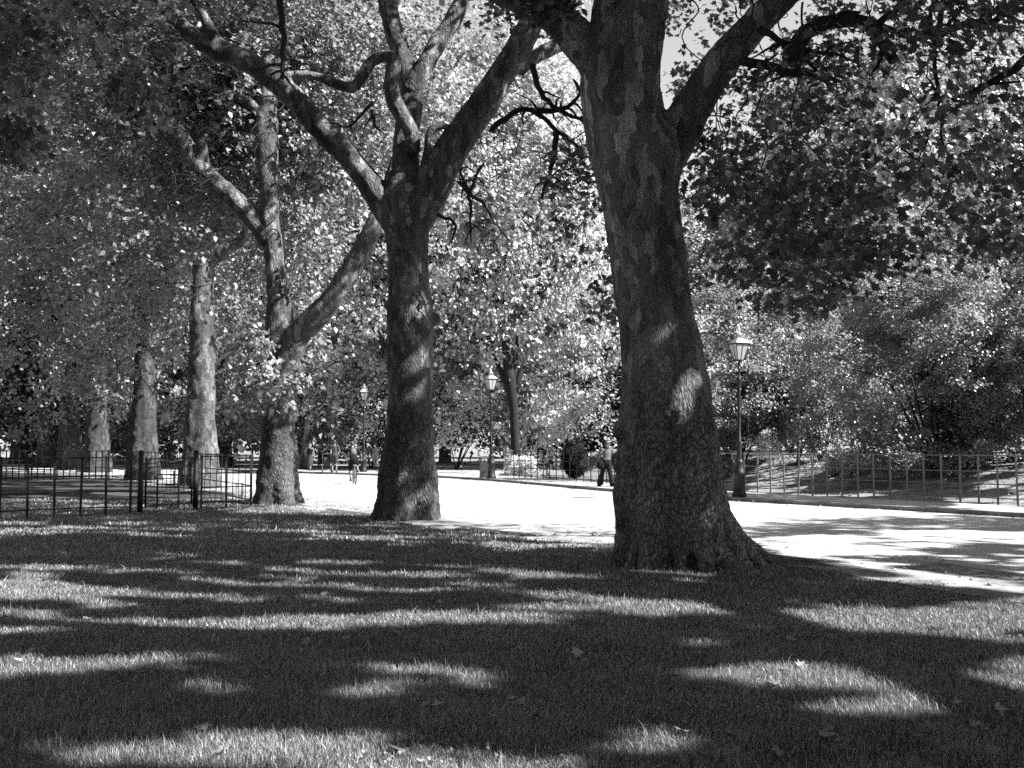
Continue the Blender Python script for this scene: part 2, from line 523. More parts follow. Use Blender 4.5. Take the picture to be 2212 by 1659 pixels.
def rect(a, b, c, d): return [(a, b), (c, b), (c, d), (a, d)]
SUNLIT = [  # (polygon in the measuring frame, share of light)
    (rect(-300, 1008, 560, 1018), .9), (rect(-300, 1024, 560, 1028), .7), (rect(-300, 1030, 560, 1096), .33), (rect(-300, 1096, 700, 1130), .12),
    (rect(-200, 1132, 420, 1166), .5), (rect(120, 1175, 640, 1200), .22),
    (rect(560, 985, 1345, 1034), .97), (rect(640, 1034, 830, 1056), .5),
    (rect(950, 1034, 1345, 1050), .42),
    ([(640, 1056), (830, 1052), (945, 1030), (1340, 1062), (1600, 1084), (1600, 1104), (1340, 1118), (1150, 1124), (960, 1118), (800, 1112), (640, 1092)], 1.0),
    ([(520, 1096), (640, 1090), (800, 1112), (790, 1124), (640, 1106), (540, 1108)], .9),
    ([(960, 1118), (1330, 1124), (1330, 1180), (1150, 1166), (1000, 1140)], .48),
    (rect(1600, 1035, 1760, 1072), .85), (rect(1760, 1010, 1900, 1040), .6), (rect(2060, 1040, 2350, 1104), .7),
    ([(2030, 1078), (2350, 1080), (2350, 1128), (2212, 1118), (2030, 1106)], .95),
    ([(1600, 1084), (1800, 1093), (2050, 1108), (2000, 1114), (1780, 1106), (1600, 1100)], .95),
    ([(1590, 1104), (2300, 1124), (2300, 1148), (1700, 1150), (1590, 1165)], .1),
    ([(1610, 1166), (1750, 1150), (2300, 1147), (2300, 1170), (1950, 1184), (1850, 1204), (1690, 1204)], 1.0),
    ([(1850, 1204), (1950, 1184), (2300, 1170), (2300, 1252), (2000, 1240)], .24),
    ([(1690, 1206), (1850, 1208), (2000, 1234), (2300, 1258), (2300, 1266), (1950, 1248)], .85),
    # the lawn
    (rect(470, 1208, 650, 1224), .7), (rect(850, 1180, 1000, 1192), .4), (rect(-100, 1240, 960, 1340), .42), (rect(960, 1215, 1290, 1330), .4),
    (rect(1300, 1250, 2300, 1320), .38),
    ([(-200, 1350), (400, 1344), (760, 1325), (1100, 1312), (1480, 1302), (1480, 1332), (1100, 1345), (700, 1356), (400, 1366), (-200, 1376)], 1.0),
    ([(1480, 1310), (1650, 1330), (1790, 1322), (2300, 1325), (2300, 1352), (1900, 1352), (1700, 1348), (1480, 1330)], 1.0),
    (rect(1420, 1382, 1580, 1402), .8), (rect(1180, 1438, 1300, 1464), .97), (rect(1300, 1430, 1430, 1452), .45),
    (rect(350, 1474, 565, 1500), 1.0), (rect(570, 1448, 860, 1496), .3), (rect(860, 1430, 1150, 1475), .35), (rect(60, 1462, 300, 1490), .35),
    ([(1480, 1480), (1650, 1470), (2300, 1490), (2300, 1545), (1900, 1540), (1600, 1520)], .6),
    (rect(1650, 1522, 2300, 1548), .9),
    ([(1190, 1580), (1330, 1562), (1640, 1570), (1680, 1590), (1500, 1612), (1300, 1618), (1190, 1600)], .97),
    ([(-50, 1668), (150, 1632), (380, 1606), (600, 1588), (850, 1566), (1100, 1572), (1190, 1600), (1300, 1680), (1200, 1720), (-50, 1760)], .9),
    (rect(1500, 1630, 2250, 1700), .2),
]
SHADE = [(rect(-400, 1130, 1300, 1240), .40), (rect(-400, 1240, 2400, 1345), .60), (rect(1300, 1240, 2400, 1300), .42), (rect(-400, 1366, 2400, 1440), .10), (rect(1000, 1360, 2400, 1440), .34),
         (rect(-400, 1440, 1500, 1500), .52), (rect(1500, 1440, 2400, 1545), .54), (rect(-400, 1500, 1500, 1560), .12), (rect(-400, 1590, 2400, 1700), .3), (rect(1500, 1600, 2400, 1720), .14)]
# spots on trunks, limbs and lamps that the sun reaches: (point, radius)
SHAFTS = []
def shaft(u, v, Y, r): SHAFTS.append((np.array(P(u, v, Y)), r))
for q in ((1478, 842, 13.2, .17), (1462, 688, 13.1, .10), (1545, 1100, 13.0, .08), (1500, 880, 13.1, .10), (1600, 1190, 12.9, .06),
          (1470, 300, 13.6, .08),
          (918, 655, 21.2, .22), (922, 755, 21.2, .18), (925, 820, 21.2, .14), (900, 1000, 21.0, .1), (870, 1080, 20.9, .1),
          (800, 395, 21.4, .26), (765, 365, 21.3, .14), (690, 285, 21.2, .16), (610, 170, 21.2, .2), (660, 165, 21.3, .3), (720, 175, 21.4, .2),
          (800, 128, 21.5, .3), (775, 160, 21.5, .2), (888, 260, 21.3, .32), (870, 235, 21.3, .2), (885, 300, 21.2, .15), (940, 278, 21.0, .2),
          (955, 110, 21.6, .25), (1085, 200, 21.2, .12),
          (600, 490, 27.6, .2), (610, 1010, 27.3, .55), (625, 1060, 27.3, .45), (600, 960, 27.5, .3), (560, 1070, 27.2, .25),
          (445, 690, 37.5, .5), (452, 780, 37.5, .5), (440, 850, 37.5, .45), (440, 930, 37.4, .9), (435, 1000, 37.3, .6), (440, 620, 37.5, .3),
          (315, 800, 46.5, .6), (318, 880, 46.5, .5), (312, 930, 46.5, .6), (480, 550, 37, .3),
          (1604, 760, 30, .5), (1604, 870, 30, .25), (507, 985, 74, 1.2)):
    shaft(*q)

# sunlit shrubs and crowns: most of what would shade them is missing
SOFT = [(np.array(a), r, pb) for a, r, pb in (((3.2, 55, 2.2), 2.4, .9), ((3.2, 55, 5.2), 2.6, .9), ((6.6, 57, 2.0), 2.6, .9), ((-5.5, 63, 3.6), 3.6, .85), ((-1.2, 57, 8), 3.5, .8), ((-13, 66, 6.5), 4.5, .85),
        ((14.2, 34, 5.0), 3.5, .8), ((9.6, 42, 5.5), 3, .7), ((-9, 60, 2), 3, .9), ((0, 66, 14), 5, .7), ((-7, 68, 15), 6, .7), ((4, 50, 8), 2.5, .7))]
def light_share(g):
    pts = np.stack([g[:, 0], g[:, 1], np.zeros(len(g))], 1)
    u, v = project(pts)
    u = u + (vn(g[:, 0] * 1.1, g[:, 1] * 1.1, 3) - .5) * 60; v = v + (vn(g[:, 0] * 1.3 + 9, g[:, 1] * 1.3, 4) - .5) * np.clip(30 * 6 / np.maximum(g[:, 1], 1), 3, 26)
    T = np.full(len(g), 0.06); 
    for pl, val in SHADE: T[inpoly(u, v, pl) & (g[:, 1] > 2.5)] = val
    out = (g[:, 1] < 3) | (u < -300) | (u > 2350)
    T[out] = 0.12
    for pl, val in SUNLIT:
        m = inpoly(u, v, pl) & (g[:, 1] > 2.5)
        T[m] = np.maximum(T[m], val)
    return T

SHX, SHY = SUN[0] / SUN[2], SUN[1] / SUN[2]
# trunks that stand in shade: (x, y, half width, top) - their patches of light are the shafts above
DARK = [(2.2, 13.7, 1.0, 10.5), (-2.25, 21.7, .72, 7.5), (-6.4, 28, .75, 6.5), (-16.8, 47, .9, 9), (-24.5, 60, 1.2, 9), (-28.7, 66, 1.1, 9), (-33.5, 74, 1.2, 9)]
JIT = np.random.default_rng(5)
def carve(p):
    """True for the leaves that stay: those that do not block light that reaches the ground or a trunk in the picture"""
    g = np.stack([p[:, 0] - p[:, 2] * SHX, p[:, 1] - p[:, 2] * SHY], 1)
    T = light_share(g)
    pr = np.array([-AZ[1], AZ[0]])
    w_ = np.where(g[:, 1] < 12, .15, .10)[:, None]
    for s_ in (-1, 1): T = np.maximum(T, light_share(g + pr * w_ * s_))
    # shadow texture elongated along the sun's azimuth
    a = g @ AZ; b = g @ np.array([-AZ[1], AZ[0]])
    nf = np.minimum(np.minimum(vn(a * 1.6, b * 6.5, 13), vn(a * 1.6, (b + .08) * 6.5, 13)), vn(a * 1.6, (b - .08) * 6.5, 13))
    nm = np.minimum(vn(a * 1.0, (b + .05) * 3.2, 12), vn(a * 1.0, (b - .05) * 3.2, 12))
    n = 0.34 * vn(a * 0.5, b * 1.5, 11) + 0.33 * nm + .33 * nf + .07
    n = 1 / (1 + np.exp(-(n - .5) / .068))     # uniform: T is the share of ground in the sun
    dark = np.zeros(len(p), bool)
    pa, pb_ = p[:, :2] @ AZ, p[:, :2] @ pr
    for x, y, r, top in DARK:
        da = pa - (x * AZ[0] + y * AZ[1]); db = pb_ - (x * pr[0] + y * pr[1]); zc = p[:, 2] - da * math.tan(ELEV)
        dark |= (da > 0.6) & (np.abs(db) < r) & (zc > -.5) & (zc < top)
    keep = (n + JIT.normal(size=len(n)) * .07 > T) | dark
    for q, r in SHAFTS:
        d = p - q; t = d @ SUN; e = d - t[:, None] * SUN
        keep &= ~((t > 0.12) & ((e * e).sum(1) < (r * 1.15) ** 2))
    for q, r, pb in SOFT:
        d = p - q; t = d @ SUN; e = d - t[:, None] * SUN
        keep &= ~((t > r) & ((e * e).sum(1) < r * r) & (n < pb))
    return keep

# ------------------------------------------------------------------ leaves
def norm(a): return a / (np.linalg.norm(a, axis=1, keepdims=True) + 1e-9)

LEAF4 = (np.array([(0, 0, 0), (.42, .45, .13), (0, 1, -.08), (-.42, .45, .13)], float), np.array([(0, 1, 2), (0, 2, 3)]))
_o = [(0, 0), (.24, .02), (.52, .16), (.32, .34), (.50, .66), (.22, .60), (0, 1.02), (-.22, .60), (-.50, .66), (-.32, .34), (-.52, .16), (-.24, .02)]
LEAFP = (np.array([(0, .34, 0.0)] + [(x, y, 0.18 * abs(x) - 0.16 * y * y) for x, y in _o], float),
         np.array([(0, 1 + k, 1 + (k + 1) % 12) for k in range(12)]))

def leaves(pos, size, tpl, rng, upb=0.8, tone=None, face=None, droop=0.5, out_from=None):
    n = len(pos)
    nr = rng.normal(size=(n, 3)); nr *= .75; nr[:, 2] = np.abs(nr[:, 2]) * 0.8 + upb * .8
    c_ = pos.mean(0) if out_from is None else np.array(out_from)
    nr += norm(pos - c_) * .75 + SUN * .5
    q = np.floor(pos * np.array((1.3, 1.3, 1.8))); hh = [h2(q[:, 0] + q[:, 2] * 131, q[:, 1], 60 + i) - .5 for i in range(3)]
    nr += np.stack(hh, 1) * 2.2
    if face is not None: nr += face
    nr = norm(nr)
    t = rng.normal(size=(n, 3)); t[:, 2] -= droop
    t = norm(t - nr * (t * nr).sum(1, keepdims=True)); b = np.cross(nr, t)
    tv, tf = tpl
    sz = (size * rng.uniform(.65, 1.25, n))[:, None]
    V = (pos[:, None, :] + (tv[None, :, 0:1] * b[:, None, :] + tv[None, :, 1:2] * t[:, None, :] + tv[None, :, 2:3] * nr[:, None, :]) * sz[:, None, :])
    k = len(tv)
    F = (tf[None] + (np.arange(n) * k)[:, None, None]).reshape(-1, 3)
    if tone is None: tone = np.clip(.42 * rng.uniform(0, 1, n) ** 1.3 + .58 * (hh[0] + .5) ** 1.2, 0, 1)
    return V.reshape(-1, 3), F, np.repeat(tone, k)

def clump_points(cent, per, spread, rng, flat=0.55):
    n = len(cent) * per
    d = rng.normal(size=(n, 3)); d[:, 2] *= flat
    sp = np.repeat(rng.uniform(.6, 1.3, len(cent)) * spread, per)[:, None]
    return np.repeat(cent, per, 0) + d * sp * 0.55

def ellipsoid_clumps(n, c, r, rng, zmin=None, seed=0, shell=0.42, gap=0.3):
    d = norm(rng.normal(size=(n * 2, 3))); q = rng.uniform(0, 1, (n * 2, 1)) ** shell
    lump = 0.82 + 0.36 * vn(d[:, 0] * 2.3 + d[:, 2] * 1.7 + 20, d[:, 1] * 2.3 + 31, seed + 5)
    p = np.array(c) + d * q * np.array(r) * lump[:, None]
    if zmin is not None: p = p[p[:, 2] > zmin]
    k = vn(p[:, 0] * .45 + p[:, 2] * .3, p[:, 1] * .45 - p[:, 2] * .45, seed)
    p = p[k > gap]
    return p[:n]

def clear_lines(pos, lines, ymax, rng, prob=.93):
    """limbs that stand free of leaves on the viewer's side"""
    uu, vv = project(pos)
    for l_ in lines:
        for (ax, ay, w0), (bx, by, w1) in zip(l_[:-1], l_[1:]):
            t_ = np.clip(((uu - ax) * (bx - ax) + (vv - ay) * (by - ay)) / ((bx - ax) ** 2 + (by - ay) ** 2), 0, 1)
            near_ = np.hypot(uu - ax - t_ * (bx - ax), vv - ay - t_ * (by - ay)) < w0
            k_ = ~(near_ & (pos[:, 1] < ymax) & (rng.uniform(0, 1, len(pos)) < prob)); pos = pos[k_]; uu = uu[k_]; vv = vv[k_]
    return pos
L3 = ([(600, 700, 40), (590, 500, 34), (580, 400, 30), (576, 250, 30)], [(545, 470, 34), (430, 358, 34), (390, 300, 34), (315, 190, 30)], [(620, 770, 40), (650, 720, 40), (722, 640, 36), (800, 505, 32), (830, 440, 30)])
L4 = ([(436, 900, 34), (438, 600, 26), (480, 545, 22), (516, 522, 18), (545, 480, 16)],)

def foliage(name, pos, size, mat, rng, parent=None, origin=(0, 0, 0), tpl=LEAF4, upb=.8, face=None, tone=None):
    V, F, T = leaves(pos, size, tpl, rng, upb, tone, face)
    V = V - np.array(origin)
    return big_mesh(name, V, F, 3, mat, parent, T)

# ------------------------------------------------------------------ trunks: tubes fused by a voxel remesh, then roughened
def fused(name, mb, voxel, mat, parent, origin, rough=0.03, smooth_it=6, rough_low=0.0):
    me = mb.mesh(name); o = bpy.data.objects.new(name, me); link(o)
    m = o.modifiers.new('r', 'REMESH'); m.mode = 'VOXEL'; m.voxel_size = voxel; m.adaptivity = 0
    s = o.modifiers.new('s', 'SMOOTH'); s.factor = 0.5; s.iterations = smooth_it
    dg = bpy.context.evaluated_depsgraph_get(); ev = o.evaluated_get(dg)
    nm = bpy.data.meshes.new_from_object(ev)
    o.modifiers.clear(); o.data = nm; bpy.data.meshes.remove(me); nm.name = name
    n = len(nm.vertices); co = np.empty(n * 3, np.float32); nm.vertices.foreach_get('co', co); co = co.reshape(-1, 3)
    no = np.empty(n * 3, np.float32); nm.vertices.foreach_get('normal', no); no = no.reshape(-1, 3)
    if rough > 0:
        dsp = np.empty(n)
        oz = origin[2]
        for i in range(n):
            p = Vector((float(co[i, 0]), float(co[i, 1]), float(co[i, 2]) * 0.6))
            low = max(0.0, min(1.0, 1.2 - (co[i, 2] - oz) / 2.6))
            a = mnoise.noise(p * 1.7) + 0.6 * mnoise.noise(p * 4.5)
            b = mnoise.noise(p * 11) + 0.7 * mnoise.noise(p * 23)
            dsp[i] = a * rough * (1 + low) + b * (rough * 0.28 + rough_low * low)
        co = co + no * dsp[:, None]
    co = co - np.array(origin, np.float32)
    nm.vertices.foreach_set('co', co.astype(np.float32).ravel())
    nm.polygons.foreach_set('use_smooth', np.ones(len(nm.polygons), bool))
    nm.materials.clear(); nm.materials.append(mat); nm.update()
    if parent is not None: o.parent = parent
    return o

def trunk_rows(mb, rows, Y, seg=40, lobes=5, flare=0.25, seed=0, ybase=None, squash=1.0):
    """rows: (v, uL, uR) from the base up"""
    pts = []
    zb = P(rows[0][1], rows[0][0], Y).z
    for v, l, r in rows:
        a, b = P(l, v, Y), P(r, v, Y)
        pts.append(((a + b) / 2, (b - a).length / 2))
    c0, r0 = pts[0]
    pts.insert(0, (c0 - Vector((0, 0, 0.35)), r0 * 1.12))
    # resample finely
    fine = []
    for i in range(len(pts) - 1):
        n = max(2, int((pts[i + 1][0] - pts[i][0]).length / 0.12))
        for k in range(n):
            t = k / n; fine.append((pts[i][0].lerp(pts[i + 1][0], t), pts[i][1] * (1 - t) + pts[i + 1][1] * t))
    fine.append(pts[-1])
    b = len(mb.v)
    for c, r in fine:
        low = max(0.0, 1 - (c.z - zb) / 1.5); low = low ** 1.6
        for k in range(seg):
            t = 2 * PI * k / seg
            w = mnoise.noise(Vector((math.cos(t) * 1.1 + seed, math.sin(t) * 1.1, c.z * 0.35))) * 0.14
            ww = math.cos(t * lobes + seed * 2 + c.z * 0.3) * flare * low + math.cos(t * (lobes + 4) + seed) * flare * 0.35 * low
            cosx = abs(math.cos(t))
            k2 = 1 + (w + ww) * (1 - 0.55 * cosx)
            mb.v.append((c.x + r * k2 * math.cos(t), c.y + r * k2 * math.sin(t) * squash, c.z))
    for i in range(len(fine) - 1):
        for k in range(seg):
            k2 = (k + 1) % seg
            mb.f.append([b + i * seg + k, b + i * seg + k2, b + (i + 1) * seg + k2, b + (i + 1) * seg + k])
    mb.f.append([b + k for k in reversed(range(seg))]); mb.f.append([b + (len(fine) - 1) * seg + k for k in range(seg)])

def limb(mb, pts, seg=14, sub=5):
    """pts: (u, v, width px, Y)"""
    q = [(P(u, v, Y), w / FPX * Y / 2) for u, v, w, Y in pts]
    limb3(mb, [a for a, _ in q], [b for _, b in q], seg, sub)

def limb3(mb, pp_, rr_, seg=14, sub=5):
    out = []; rad = []
    n = len(pp_)
    for i in range(n - 1):
        p0 = pp_[max(i - 1, 0)]; p1 = pp_[i]; p2 = pp_[i + 1]; p3 = pp_[min(i + 2, n - 1)]
        for k in range(sub):
            t = k / sub
            out.append(0.5 * ((2 * p1) + (-p0 + p2) * t + (2 * p0 - 5 * p1 + 4 * p2 - p3) * t * t + (-p0 + 3 * p1 - 3 * p2 + p3) * t ** 3))
            rad.append(rr_[i] * (1 - t) + rr_[i + 1] * t)
    out.append(pp_[-1]); rad.append(rr_[-1])
    mb.tube(out, rad, seg)

def wander(start, end, rng, n=6, amp=0.12):
    a, b = np.array(start, float), np.array(end, float); L = np.linalg.norm(b - a)
    pts = []
    for k in range(n + 1):
        t = k / n; p = a + (b - a) * t
        p = p + rng.normal(size=3) * amp * L * math.sin(PI * t) * 0.5
        p[2] += 0.10 * L * math.sin(PI * t)
        pts.append(Vector(p))
    return pts

def twigs(name, mat, parent, origin, spec, seg=5):
    """spec: list of (points, r0, r1)"""
    mb = MB()
    for pts, r0, r1 in spec:
        q_ = [Vector(v_) for v_ in pts]; o_ = []
        for i in range(len(q_) - 1):
            a0 = q_[max(i - 1, 0)]; a1 = q_[i]; a2 = q_[i + 1]; a3 = q_[min(i + 2, len(q_) - 1)]; L_ = (a2 - a1).length
            for k in range(4):
                t = k / 4
                o_.append(0.5 * ((2 * a1) + (-a0 + a2) * t + (2 * a0 - 5 * a1 + 4 * a2 - a3) * t * t + (-a0 + 3 * a1 - 3 * a2 + a3) * t ** 3) + Vector((random.gauss(0, .035), random.gauss(0, .035), random.gauss(0, .035))) * L_ * (k > 0))
        o_.append(q_[-1]); pts = o_
        if r0 > .02:
            for s_ in range(5):
                i = random.randint(2, len(pts) - 2); b_ = pts[i]; L_ = random.uniform(.25, .8) * (6 * r0 + .5)
                d_ = Vector((random.gauss(0, 1), random.gauss(0, .6), random.gauss(-.2, .7))).normalized()
                e_ = b_ + d_ * L_ * .5; f_ = e_ + (d_ + Vector((random.gauss(0, .5), random.gauss(0, .4), random.gauss(-.4, .4)))).normalized() * L_ * .5
                mb.tube([b_, b_.lerp(e_, .5) + Vector((0, 0, .03)), e_, e_.lerp(f_, .5) + Vector((.02, 0, 0)), f_], [r0 * .45, r0 * .38, r0 * .28, r0 * .2, r0 * .1], seg)
        n = len(pts); mb.tube(pts, [r0 + (r1 - r0) * i / (n - 1) for i in range(n)], seg)
    return mb.build(name, mat, parent, origin)

# ================================================================== THE AVENUE TREES
def hang(n, poly, Y0, Y1, rng, gap=0.35, seed=1, sc=0.012):
    us = [p[0] for p in poly]; vs = [p[1] for p in poly]
    u = rng.uniform(min(us), max(us), n * 3); v = rng.uniform(min(vs), max(vs), n * 3)
    m = inpoly(u, v, poly) & (vn(u * sc, v * sc, seed) > gap)
    u, v = u[m][:n], v[m][:n]
    y = rng.uniform(Y0, Y1, len(u))
    return np.array([P(a, b, c) for a, b, c in zip(u, v, y)]).reshape(-1, 3)

# --- the big tree in front
Y1 = 13.7
o1 = tuple(G(1470, 1226)); o1 = (o1[0], Y1, 0.0)
t1 = thing('plane_tree', 'massive dark plane tree beside the road with a broad scaly flared base', 'tree', o1, group='plane trees of the avenue')
mb = MB()
trunk_rows(mb, [(1232, 1318, 1632), (1205, 1326, 1612), (1170, 1334, 1592), (1120, 1334, 1580), (1060, 1332, 1567), (1000, 1338, 1556), (930, 1337, 1546),
                (860, 1341, 1535), (800, 1343, 1524), (740, 1341, 1514), (680, 1336, 1500), (620, 1327, 1490), (560, 1319, 1482), (500, 1308, 1474), (440, 1298, 1466),
                (400, 1288, 1466), (350, 1276, 1478), (300, 1268, 1462), (250, 1262, 1438), (180, 1256, 1430), (110, 1262, 1434), (50, 1278, 1442), (0, 1284, 1450), (-80, 1292, 1440), (-200, 1310, 1420)], Y1, 60, 6, 0.26, 3.1)
limb(mb, [(1400, 380, 120, Y1), (1458, 300, 96, Y1 + .05), (1500, 220, 82, Y1 - .1), (1562, 130, 76, Y1 - .3), (1640, 45, 70, Y1 - .5), (1730, -40, 62, Y1 - .9), (1850, -140, 48, Y1 - 1.2)])
limb(mb, [(1330, 170, 110, Y1), (1262, 100, 92, Y1 - .1), (1200, 38, 74, Y1 - .2), (1120, -6, 60, Y1 - .3), (1020, -40, 52, Y1 - .4)])
# knots and burrs
for u, v, dy, r in ((1440, 575, -.42, .20), (1405, 560, -.45, .14), (1345, 930, -.1, .16), (1350, 1120, -.2, .16), (1460, 940, -.55, .2), (1560, 1010, -.1, .14), (1585, 1150, -.1, .16), (1338, 1000, 0, .12), (1500, 1010, -.6, .15), (1350, 680, 0, .1)):
    c = P(u, v, Y1 + dy * .9); mb.ball(c, (r, r * .8, r * 1.1), 12, 8)
fused('trunk', mb, 0.03, M['bark'], t1, o1, 0.034, 2, 0.018)
# buttress roots are separate ridges running into the lawn, part of the trunk
rt = MB()
for a, L, r in ((-2.95, 1.0, .12), (-2.5, 1.02, .10), (-2.1, .98, .13), (-1.75, 1.04, .10), (-1.4, 1.0, .13), (-1.1, 1.06, .09), (-.8, 1.05, .13), (-.5, 1.16, .11), (-.22, 1.22, .12), (.05, 1.15, .1), (2.6, 1.0, .14), (.4, 1.05, .13)):
    c0 = Vector((o1[0] + .05, Y1, 0.0)); d = Vector((math.cos(a), math.sin(a), 0))
    rt.tube([c0 + d * 0.52 + Vector((0, 0, .80)), c0 + d * .74 + Vector((0, 0, .40)), c0 + d * (L * .86) + Vector((0, 0, .12)), c0 + d * L + Vector((0, 0, -.04)), c0 + d * (L + .22) + Vector((0, 0, -.16))], [r * .7, r * 1.1, r, r * .7, r * .4], 10)
fused('root', rt, 0.035, M['bark'], t1, o1, 0.022, 5, 0.01)

rng = np.random.default_rng(101)
R_OVER = [(1470, -60), (2400, -80), (2400, 600), (2212, 560), (2060, 540), (1960, 620), (1860, 600), (1760, 690), (1640, 660), (1560, 600), (1500, 500), (1490, 400), (1560, 300), (1620, 200), (1560, 60)]
c_hang = np.concatenate([hang(400, R_OVER, 10.5, 18, rng, .48, 5, .018), hang(150, [(1650, 60), (2400, 100), (2400, 560), (1960, 600), (1700, 560)], 9, 15, rng, .45, 6, .016),
                         hang(90, [(1560, 430), (1900, 430), (1880, 640), (1700, 690), (1560, 620)], 12, 17, rng, .4, 8, .014),
                         hang(60, [(1490, 390), (1492, 320), (1560, 215), (1640, 120), (1700, 50), (1780, 130), (1620, 330), (1540, 420)], 14, 20, rng, .3, 65, .03), hang(34, [(1435, -80), (1640, -80), (1560, 90), (1500, 150), (1480, 80), (1435, 70)], 15, 22, rng, .3, 63, .03), hang(26, [(1500, 120), (1560, 60), (1520, 190), (1470, 230), (1485, 120)], 17, 23, rng, .3, 64, .03),
                         hang(60, [(1500, 300), (1640, 200), (1720, 320), (1700, 560), (1500, 480)], 12, 17, rng, .35, 61, .02),
                         hang(60, [(1150, 300), (1260, 320), (1320, 560), (1330, 720), (1170, 730), (1180, 560)], 15.5, 18, rng, .45, 4, .02),
                         hang(70, [(1050, -60), (1300, -60), (1250, 60), (1050, 40)], 13, 17, rng, .3, 4, .02)])
c_top = ellipsoid_clumps(2300, (2.8, 13.0, 14.0), (9.5, 8.5, 6.0), rng, 7.4, 2, .6, .22)
# keep the view of the limbs of the second tree and the hole to the sky free
def free_view(c, boxes):
    u, v = project(c); k = np.ones(len(c), bool)
    for pl, prob in boxes:
        k &= ~(inpoly(u, v, pl) & (rng.uniform(0, 1, len(c)) < prob) & (c[:, 1] > 0.5))
    return c[k]
VIEW = [([(360, -400), (1470, -400), (1440, 480), (1000, 520), (760, 480), (360, 120)], .97), ([(1425, 100), (1480, 90), (1470, 250), (1430, 290)], 1.0)]
sh = []  # unseen leaf clumps added sunward to shade the first two trunks
for (x, y, r, top) in DARK[:2]:
    for k in range(150):
        q = np.array((x, y, rng.uniform(.3, top))) + np.array((rng.uniform(-r, r) * .3, rng.uniform(-r, r), 0)) + SUN * rng.uniform(9, 17); sh.append(q)
sh = np.array(sh); uu, vv = project(sh); sh = sh[(sh[:, 2] > 7.4) & ((vv < -40) | (sh[:, 1] < 2) | (uu > 2250))]
c_top = np.concatenate([free_view(c_top, VIEW), sh])
pos = np.concatenate([clump_points(c_top, 62, 0.62, rng), voids(clump_points(c_hang, 26, 0.33, rng, .7), 41, .38, 2.0)])
nt_ = len(c_top) * 62
pt, ph_ = pos[:nt_], pos[nt_:]
pt = voids(pt, 1, .36); uu, vv = project(pt); see = (vv > -20) & (uu > 1440) & (pt[:, 1] > 3); pt = np.concatenate([pt[~see], voids(pt[see], 4, .50, 1.3)]); pt = pt[carve(pt)]; ph_ = ph_[carve(ph_)]
foliage('crown', pt, 0.15, M['leaf'], rng, t1, o1)
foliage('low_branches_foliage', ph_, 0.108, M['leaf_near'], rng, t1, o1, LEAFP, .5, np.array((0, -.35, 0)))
# twigs through the hanging foliage
sp = []
for k in range(70):
    c = c_hang[rng.integers(len(c_hang))]
    if abs(project(c[None])[0][0] - 1500) < 90 and project(c[None])[1][0] < 330: continue
    s = c + np.array((rng.uniform(-.3, .6), rng.uniform(-.3, .3), rng.uniform(.8, 2.6)))
    sp.append((wander(s, c, rng, 6, .16), .012, .004))
for pts in ([(2040, -40, 14), (2030, 60, 13), (2018, 110, 12), (2022, 200, 10), (2030, 240, 8), (2045, 330, 5)],
            [(1700, 130, 40), (1760, 60, 34), (1850, 45, 30), (1905, 90, 34), (1930, 130, 26)], [(1850, 45, 26), (1990, 80, 22), (2060, 60, 18), (2212, 20, 14)],
            [(1600, 130, 22), (1700, 155, 20), (1760, 160, 16), (1796, 185, 10)], [(2300, 60, 26), (2212, 130, 22), (2120, 190, 14), (2060, 210, 8)],
            [(1640, 60, 20), (1700, 95, 12), (1800, 120, 8)]):
    pp_ = [P(u, v, 12.5) for u, v, w in pts]; ww = [w / FPX * 12.5 / 2 for *_, w in pts]
    sp.append((pp_, ww[0], ww[-1]))
for pts in ([(1150, 140), (1170, 200), (1200, 235), (1262, 262)], [(1062, 285), (1105, 246), (1150, 238), (1205, 285), (1262, 325)], [(1200, 285), (1190, 360), (1170, 430)], [(1160, 240), (1225, 232), (1262, 190)]):
    sp.append(([P(u, v, 16.5) for u, v in pts], .055, .03 if len(pts) > 3 else .02))
twigs('twig_foliage', M['twig'], t1, o1, sp, 6)

# --- the second tree, in the middle
Y2 = 21.7
o2 = (P(873, 1120, Y2).x, Y2, 0.0)
t2 = thing('plane_tree', 'plane tree with one twisted sun-striped limb, between the cyclist and the centre lamp', 'tree', o2, group='plane trees of the avenue')
mb = MB()
trunk_rows(mb, [(1128, 800, 954), (1100, 812, 950), (1040, 818, 944), (960, 830, 938), (860, 838, 935), (760, 838, 935), (700, 836, 940), (660, 836, 938), (620, 839, 930), (560, 836, 926), (500, 830, 926), (450, 826, 928), (410, 832, 920), (370, 840, 906)], Y2, 36, 5, .22, 1.3)
limb(mb, [(895, 470, 92, Y2), (935, 400, 84, Y2 - .1), (985, 310, 74, Y2 - .2), (1040, 230, 66, Y2 - .3), (1090, 150, 60, Y2 - .4), (1135, 75, 58, Y2 - .5), (1160, 20, 54, Y2 - .6), (1180, -60, 46, Y2 - .8)])
limb(mb, [(860, 480, 80, Y2), (820, 425, 62, Y2), (780, 372, 54, Y2 - .1), (730, 315, 52, Y2 - .2), (680, 262, 52, Y2 - .3), (630, 205, 54, Y2 - .4), (580, 162, 50, Y2 - .4), (520, 125, 46, Y2 - .5), (465, 108, 46, Y2 - .6), (420, 78, 38, Y2 - .7), (375, 38, 32, Y2 - .8), (320, -10, 28, Y2 - .9), (250, -60, 22, Y2 - 1)])
limb(mb, [(480, 110, 34, Y2 - .6), (452, 62, 30, Y2 - .7), (438, 30, 22, Y2 - .8), (400, -30, 16, Y2 - .9)])
limb(mb, [(880, 420, 70, Y2), (876, 350, 62, Y2 + .1), (880, 290, 56, Y2 + .2), (886, 230, 54, Y2 + .2), (884, 180, 48, Y2 + .3), (868, 120, 46, Y2 + .3), (848, 60, 44, Y2 + .3), (832, -20, 42, Y2 + .3)])
